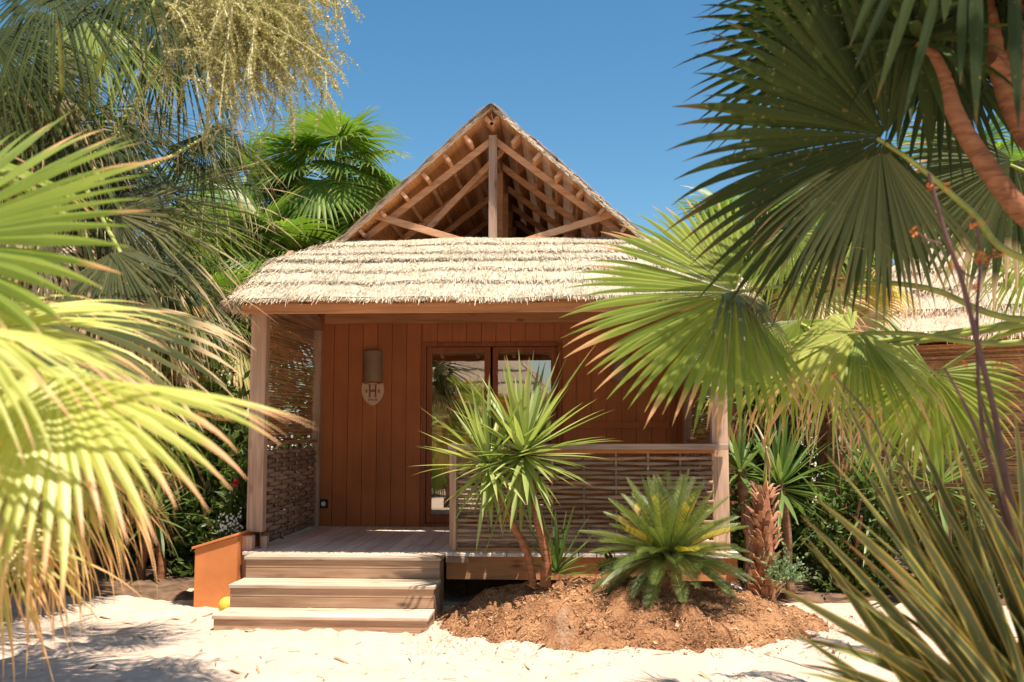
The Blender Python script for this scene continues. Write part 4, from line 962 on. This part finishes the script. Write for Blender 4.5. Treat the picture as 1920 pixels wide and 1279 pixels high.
def cycad(c,n,L,seed,T,mat='cycad'):
    rnd=random.Random(seed)
    for i in range(n):
        k=i/n; az_=i*2.39996+rnd.gauss(0,.1); e=math.radians(84-104*k**.8+rnd.gauss(0,4)); d=V((math.cos(az_)*math.cos(e),math.sin(az_)*math.cos(e),math.sin(e)))
        l=L*rnd.uniform(.88,1.1)*(1-.08*k); p=V(c)+V((math.cos(az_),math.sin(az_),0))*.04; pts=[p.copy()]; dr=d.copy(); m_=MB(); ry=rnd.random(); yel=.95 if (k<.6 and rnd.random()<.22) else None
        N=34
        for j in range(N):
            dr=(dr-ZU*(.006+.012*k)+V((0,0,0))).normalized(); pts.append(pts[-1]+dr*l/N)
        m_.tube(pts[::3],[.007*(1-.7*q/10) for q in range(len(pts[::3]))],5,r=(.9,.3),cap=False)
        sd_=d.cross(ZU)
        sd_=sd_.normalized() if sd_.length>.05 else V((1,0,0))
        shade=rnd.random()*.7
        for j in range(3,N*2+1):
            t_=j/(N*2); q=t_*N; a=pts[int(min(q,N-1))].lerp(pts[min(int(q)+1,N)],q%1); dd=(pts[min(int(q)+1,N)]-pts[int(min(q,N-1))]); dd=dd.normalized() if dd.length>1e-6 else dr
            up=sd_.cross(dd).normalized()
            if up.z<0: up=-up
            ll=.115*L/.65*math.sin(PI*(.10+.86*t_))**.7
            for s_ in (-1,1):
                ld=(sd_*s_*.72+dd*.66+up*.42).normalized(); w2=dd*.0026
                b=a+ld*ll; b2=b-ZU*.012*rnd.random(); mid=a+ld*ll*.5+up*.006
                r=(min(1,shade+rnd.random()*.45),yel if (yel and .25<t_<.75 and rnd.random()<.8) else rnd.random()*.8)
                m_.face([a-w2,a+w2,mid+w2*1.1,mid-w2*1.1],uv=[(0,0),(0,1),(.5,1),(.5,0)],r=r)
                m_.face([mid-w2*1.1,mid+w2*1.1,b2+w2*.2,b2-w2*.2],uv=[(.5,0),(.5,1),(1,1),(1,0)],r=r)
        m_.build('frond',M[mat],T)
cc=at(1252,1042,8.1)
CY=thing('cycad',(cc.x,8.1,gz(cc.x,8.1)),'sago cycad with stiff feathery fronds and yellow patches on the mulch mound','plant')
m_=MB(); tp=[V((cc.x,8.1,cc.z-.32+.06*i)) for i in range(7)]; m_.tube(tp,[.07,.085,.09,.09,.08,.07,.05],12); boots(m_,tp,.085,4,14,.07); m_.build('trunk',M['fibre'],CY)
cycad(cc,84,.66,5,CY)
# little seedlings by the bed
m_=MB(); twigbush(m_,at(1150,1075,8.3),.16,.1,.22,12,9,.06,4,lw=.6); tag(m_.build('seedling',M['bush'],origin=at(1150,1090,8.3)),'small broad leaved seedling left of the cycad','plant')
m_=MB(); twigbush(m_,at(1470,1085,8.5)-ZU*.02,.30,.2,.30,60,16,.035,8,lw=.45,up=.8); tag(m_.build('low_shrub',M['greybush'],origin=(at(1470,1085,8.5).x,8.5,0.05)),'low grey-green leafy shrub at the foot of the stubby palm trunk','shrub')

# stubby palm trunk with one dry petiole
pb=at(1435,1060,8.75); SP=thing('stub_palm',(pb.x,8.75,gz(pb.x,8.75)),'short palm trunk of shaggy orange brown leaf bases beside the shrub','palm tree')
m_=MB(); tp=[V((pb.x+.012*math.sin(i),8.75,-.05+.088*i+ (0))) for i in range(13)]
zt=at(1437,915,8.75).z; tp=[V((pb.x+.01*math.sin(i*1.7),8.75,-.05+(zt+.05)*i/12)) for i in range(13)]
m_.tube(tp,[.08,.085,.09,.09,.09,.09,.085,.085,.08,.075,.065,.05,.03],12); m_.build('trunk',M['fibre'],SP)
m_=MB(); rr=random.Random(9)
for i in range(130):
    k=rr.uniform(.1,1); a=rr.uniform(0,2*PI); p=V((pb.x,8.75,zt*k)); rad=.09 if k<.8 else .09-.2*(k-.8); d=V((math.cos(a),math.sin(a),0)); b=p+d*rad*.8; e=d.cross(ZU)*rr.uniform(.014,.026)
    t1=b+(d*.8+ZU).normalized()*rr.uniform(.05,.09); t2=t1+(d*rr.uniform(.5,1.3)+ZU*.6).normalized()*rr.uniform(.02,.06); r=(rr.random(),rr.random())
    m_._hex([b-e,b+e,b-e+d*.02,b+e+d*.02,t1-e*.8,t1+e*.8,t1-e*.8+d*.012,t1+e*.8+d*.012],r); m_._hex([t1-e*.8,t1+e*.8,t1-e*.8+d*.012,t1+e*.8+d*.012,t2-e*.6,t2+e*.6,t2-e*.6+d*.01,t2+e*.6+d*.01],r)
m_.build('leaf_bases',M['boot'],SP)
m_=MB(); a=V((pb.x+.01,8.75,zt-.06)); m_.tube(catm([a,at(1437,850,8.7),at(1445,790,8.65),at(1452,735,8.6)]),.014,8); m_.build('petiole',M['petiole'],SP,smooth=True)
m_=MB(); rr=random.Random(4)
for i in range(16):
    a=at(1437+rr.gauss(0,4),rr.uniform(740,860),8.66); strap(m_,a,V((rr.gauss(0,.25),rr.gauss(0,.2),rr.choice((-1,1,1)))),rr.uniform(.1,.35),.018,1.0,.4,6,rr)
m_.build('dry_leaf',M['straw'],SP)

# yuccas in the dark bed at right
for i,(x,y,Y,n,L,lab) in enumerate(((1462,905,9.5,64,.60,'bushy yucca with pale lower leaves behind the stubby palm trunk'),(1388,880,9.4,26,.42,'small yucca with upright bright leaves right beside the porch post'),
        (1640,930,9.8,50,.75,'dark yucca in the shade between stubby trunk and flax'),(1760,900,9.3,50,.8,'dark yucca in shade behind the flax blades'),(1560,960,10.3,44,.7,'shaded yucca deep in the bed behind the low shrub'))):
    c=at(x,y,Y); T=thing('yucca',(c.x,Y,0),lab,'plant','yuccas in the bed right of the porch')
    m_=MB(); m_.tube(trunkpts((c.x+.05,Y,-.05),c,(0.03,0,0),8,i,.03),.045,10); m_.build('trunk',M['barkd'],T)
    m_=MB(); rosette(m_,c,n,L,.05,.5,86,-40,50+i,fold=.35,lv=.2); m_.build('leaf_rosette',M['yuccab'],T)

# mid palm with fibrous trunk right of the porch
palm((at(1568,600,10.4).x,10.4,0),3.1,15,.65,.5,['fan','fandry','straw'],31,'fan palm with shaggy trunk between the porch and the right hut',group=None,tr=.13,top=75,low=-75)
# palms behind
palm((-3.35,14.0,0),5.15,30,.95,.6,['fanback'],41,'green fan palm rising just left of the bungalow gable',tr=.12,top=85,low=-60)
palm((-4.1,13.0,0),3.7,26,.9,.6,['fanback','fan'],42,'lower green fan palm tucked behind the left roof corner',tr=.12,top=85,low=-50)
palm((-4.75,14.5,0),4.9,26,1.0,.7,['fanback'],40,'fan palm rising behind the grey-green fronds left of the gable palm',tr=.12,top=85,low=-60)
palm((-4.6,12.0,0),2.8,22,.85,.6,['fanback','fandry'],43,'short fan palm behind the left side of the porch',tr=.12,top=80,low=-50)
palm((-4.9,9.3,0),3.0,22,.9,.8,['fangrey','fandry','straw'],44,'fan palm with dry hanging leaves left of the storage box',tr=.15,top=80,low=-70)
palm((2.25,13.5,0),4.1,24,.85,.5,['fanback'],45,'small green fan palm rising behind the right roof corner',tr=.12,top=85,low=-60)
palm((3.6,14.0,0),3.9,24,.95,.7,['fanback','fandry'],46,'fan palm behind the right hut, seen below the dark fan leaf',tr=.13,top=85,low=-60)
palm((5.6,13.5,0),4.6,24,1.0,.8,['fanback','fan'],47,'taller fan palm behind the right hut at the photo edge',tr=.13,top=85,low=-60)
palm((-4.75,8.0,0),3.2,24,.95,.8,['fandark','fangrey','straw'],49,'fan palm with dark crown shading the sand left of the steps',tr=.14,top=85,low=-60)
palm((-6.6,10.8,0),4.2,24,1.0,.8,['fanback','fangrey'],48,'tall fan palm half hidden behind the leaves at far left',tr=.13,top=85,low=-60)

# shrubs and far trees
def bush(name,loc,rx,ry,h,tw,lp,ls,seed,mat,label,cat='shrub',group=None,stems=5):
    T=thing(name,loc,label,cat,group); m_=MB(); stemmy(m_,loc,h*.7,stems,.02+.008*h,seed,rx*.5); m_.build('stem' if h<3 else 'trunk',M['barkd'],T)
    m_=MB(); twigbush(m_,loc,rx,ry,h,tw,lp,ls,seed,lw=.32); m_.build('foliage',M[mat],T); return T
ol=bush('oleander',(-3.25,10.1,0.0),.42,.4,1.45,110,26,.12,61,'bush','leafy oleander with one red flower behind the orange box','shrub')
m_=MB(); c=at(441,906,9.35); rr=random.Random(1)
for i in range(9):
    d=V((rr.gauss(0,1),rr.gauss(-.5,.5),rr.gauss(0,1))).normalized(); strap(m_,c,d,.05,.04,.3,.2,3,rr)
m_.build('flower',M['red'],ol)
wf=thing('white_flowers',(at(432,985,9.3).x,9.3,.3),'cluster of tiny white flowers behind the lid of the orange box','flowers')
m_=MB(); cw=at(432,985,9.45); twigbush(m_,cw-ZU*.3,.2,.15,.4,40,14,.05,3,lw=.3); m_.build('foliage',M['bush'],wf)
m_=MB()
for i in range(90):
    c=cw+V((rr.gauss(0,.07),rr.gauss(0,.05),rr.gauss(0,.06)))
    for q in range(4):
        a=q*PI/2+rr.random(); d=V((math.cos(a),-.3,math.sin(a)))*.011; e=V((-math.sin(a),0,math.cos(a)))*.006; m_.face([c,c+d*.6+e,c+d,c+d*.6-e])
m_.build('petals',M['whitef'],wf)
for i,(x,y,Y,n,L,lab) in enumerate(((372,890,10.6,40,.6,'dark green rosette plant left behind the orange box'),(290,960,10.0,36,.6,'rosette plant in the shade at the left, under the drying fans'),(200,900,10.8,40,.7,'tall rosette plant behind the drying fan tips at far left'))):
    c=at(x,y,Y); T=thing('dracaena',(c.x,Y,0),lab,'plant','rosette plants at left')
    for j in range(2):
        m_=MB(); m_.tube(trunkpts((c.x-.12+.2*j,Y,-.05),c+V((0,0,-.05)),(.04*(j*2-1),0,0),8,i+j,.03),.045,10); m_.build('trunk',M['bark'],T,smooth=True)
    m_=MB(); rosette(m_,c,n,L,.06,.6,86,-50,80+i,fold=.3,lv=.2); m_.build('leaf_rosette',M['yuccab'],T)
bush('shrub',(-3.7,10.6,0),.5,.9,1.35,220,26,.09,65,'bush','low shrub pressed against the left woven panel')
bush('shrub',(-4.3,11.3,0),.9,.7,2.0,190,28,.10,62,'bush','dense dark green shrub behind the left side of the porch')
bush('shrub',(-6.0,12.5,0),1.2,.9,2.4,220,30,.11,63,'bush','broad green shrub at far left behind the palms')
bush('shrub',(2.35,11.6,0),.75,.7,2.2,200,28,.10,64,'bush','dark shrub just right of the bungalow side wall')
bush('shrub',(2.75,9.7,0),.75,.4,1.6,220,24,.09,66,'bush','low dark shrub in the shaded bed right of the porch')
bush('shrub',(1.95,10.5,0),.45,.8,1.5,200,26,.09,69,'bush','shrub pressed against the right woven panel')
bush('shrub',(3.7,9.6,0),.8,.45,1.15,160,26,.09,67,'bush','dark shrub below the reed screen of the right hut')
bush('shrub',(4.9,9.0,0),.9,.5,1.2,160,26,.09,68,'bush','dark shrub at the right edge below the right hut')
for i,(x,y,h,rx,lab) in enumerate(((-6.3,9.2,4.6,1.4,'dense tree close behind the palms at the far left'),(-4.9,11.5,3.9,1.1,'dense tree behind the dark palm left of the porch'),(-3.75,10.6,2.5,.5,'narrow dark tree right behind the left reed screen'),(2.15,10.6,2.6,.45,'narrow dark tree right behind the right reed screen'),(-9.5,18,5.2,2.2,'broad tree far back at the left edge'),(-6.6,19,4.4,1.8,'leafy tree far back behind the left palms'),(-4.3,20,3.9,1.5,'small tree far back left of the gable'),
        (3.6,20,4.2,1.6,'small tree far back right of the gable'),(6.4,19,5.0,2.0,'leafy tree far back behind the right hut'),(9.8,18,5.6,2.3,'broad tree far back at the right edge'))):
    bush('tree',(x,y,0),rx,min(1.4,rx),h,300,34,.16,90+i,'bush',lab,'tree','trees far behind the bungalows',stems=6)

m_=MB(); rr=random.Random(31)
for i in range(26000):
    x=rr.uniform(-17,17); hh_=2.5+.6*noise.noise(V((x*.5,0,8))); z=rr.random()**.8*hh_; p=V((x,17.2+rr.gauss(0,.35),z)); d=V((rr.gauss(0,1),rr.gauss(0,1),rr.gauss(0,1))).normalized()*rr.uniform(.08,.2); e=d.cross(V((rr.gauss(0,1),rr.gauss(0,1),1))).normalized()*d.length*.3
    m_.face([p-d,p+e,p+d,p-e],uv=[(0,.5),(.5,0),(1,.5),(.5,1)],r=(rr.random(),rr.random()))
tag(m_.build('hedge',M['bush']),'far dark green hedge filling the gaps behind the huts and palms',kind='stuff')
# ------------------------------------------------------------------ neighbouring huts
def hut(loc,rz,w_,d_,ze,zr,label,seed,layers=6,dens=200,screenwall=True):
    T=thing('thatched_hut',loc,label,'hut'); 
    T.rotation_euler=(0,0,rz); T['_w']=(0,0,0)      # parts are built in the hut's own space
    hw,hd=w_/2,d_/2; e=.45; rl=hw*.45
    for n_,(A,B,C,D) in enumerate((((-rl,0,zr),(rl,0,zr),(hw+e,-hd-e,ze),(-hw-e,-hd-e,ze)),((rl,0,zr),(-rl,0,zr),(-hw-e,hd+e,ze),(hw+e,hd+e,ze)),
            ((-rl,.001,zr),(-rl,-.001,zr),(-hw-e,-hd-e,ze),(-hw-e,hd+e,ze)),((rl,-.001,zr),(rl,.001,zr),(hw+e,hd+e,ze),(hw+e,-hd-e,ze)))):
        m_=MB(); thatch_panel(m_,A,B,C,D,layers=layers,step=.05,dens=dens if n_!=1 else 30,straw=.16,seed=seed+n_,wdt=.012); m_.build('roof_thatch',M['thatch2'],T)
    m_=MB(); m_._hex([V(p) for p in ((-hw-e+.05,-hd-e+.05,ze-.02),(hw+e-.05,-hd-e+.05,ze-.02),(-hw-e+.05,hd+e-.05,ze-.02),(hw+e-.05,hd+e-.05,ze-.02),(-hw-e+.05,-hd-e+.05,ze),(hw+e-.05,-hd-e+.05,ze),(-hw-e+.05,hd+e-.05,ze),(hw+e-.05,hd+e-.05,ze))],(.3,.3)); m_.build('ceiling',M['lining'],T)
    m_=MB(); x=-hw
    while x<hw: m_.box(x+.003,x+.165,-hd,-hd+.03,.3,ze-.03); m_.box(x+.003,x+.165,hd-.03,hd,.3,ze-.03); x+=.168
    y=-hd+.04
    while y<hd-.05: m_.box(-hw,-hw+.03,y+.003,y+.165,.3,ze-.03); m_.box(hw-.03,hw,y+.003,y+.165,.3,ze-.03); y+=.168
    m_.build('board_wall',M['wall'],T)
    for sx in (-1,1):
        for sy in (-1,1):
            m_=MB(); m_.box(sx*(hw+.1)-.06,sx*(hw+.1)+.06,sy*(hd+.15)-.06,sy*(hd+.15)+.06,-.1,ze-.02); m_.build('post',M['post'],T,bevel=.005)
    if screenwall:
        m_=MB(); screen(m_,-hw,hw,0,-hd-.2,.9,ze-.05,seed,gap=0,d=.014,holes=0); screen(m_,-hd,hd,1,-hw-.17,.9,ze-.05,seed+1,gap=0,d=.014,holes=0); m_.build('reed_screen',M['reed'],T)
    m_=MB(); m_.box(-hw-.1,hw+.1,-hd-.3,hd+.1,.1,.29); m_.build('floor',M['deck'],T)
    return T
hut((5.5,11.5,0),math.radians(-30),3.8,2.6,2.50,4.1,'thatched hut with reed screen walls at the right behind the palms',201,dens=420)
hut((-3.1,-7.2,0),math.radians(4),4.4,3.4,2.55,4.6,'thatched hut opposite the bungalow, reflected in the glass door',211,dens=90,screenwall=False)
palm((-5.6,-2.5,0),2.4,18,.9,.9,['fan','fandry'],51,'fan palm behind the viewpoint, reflected at the left of the glass',group='fan palms behind the viewpoint',tr=.14,top=80,low=-40)
palm((-3.6,-1.6,0),1.4,18,.9,.8,['fan','fan'],52,'lower fan palm behind the viewpoint, reflected in the left pane',group='fan palms behind the viewpoint',tr=.14,top=80,low=-40)
palm((1.8,-3.5,0),2.6,18,.9,.9,['fan','fandry'],53,'fan palm behind the viewpoint, reflected in the right pane',group='fan palms behind the viewpoint',tr=.14,top=80,low=-40)
for o in bpy.data.objects:
    if '_w' in o: del o['_w']
    for k in ('label','category','group'):
        if k in o.keys() and o[k] is None: del o[k]
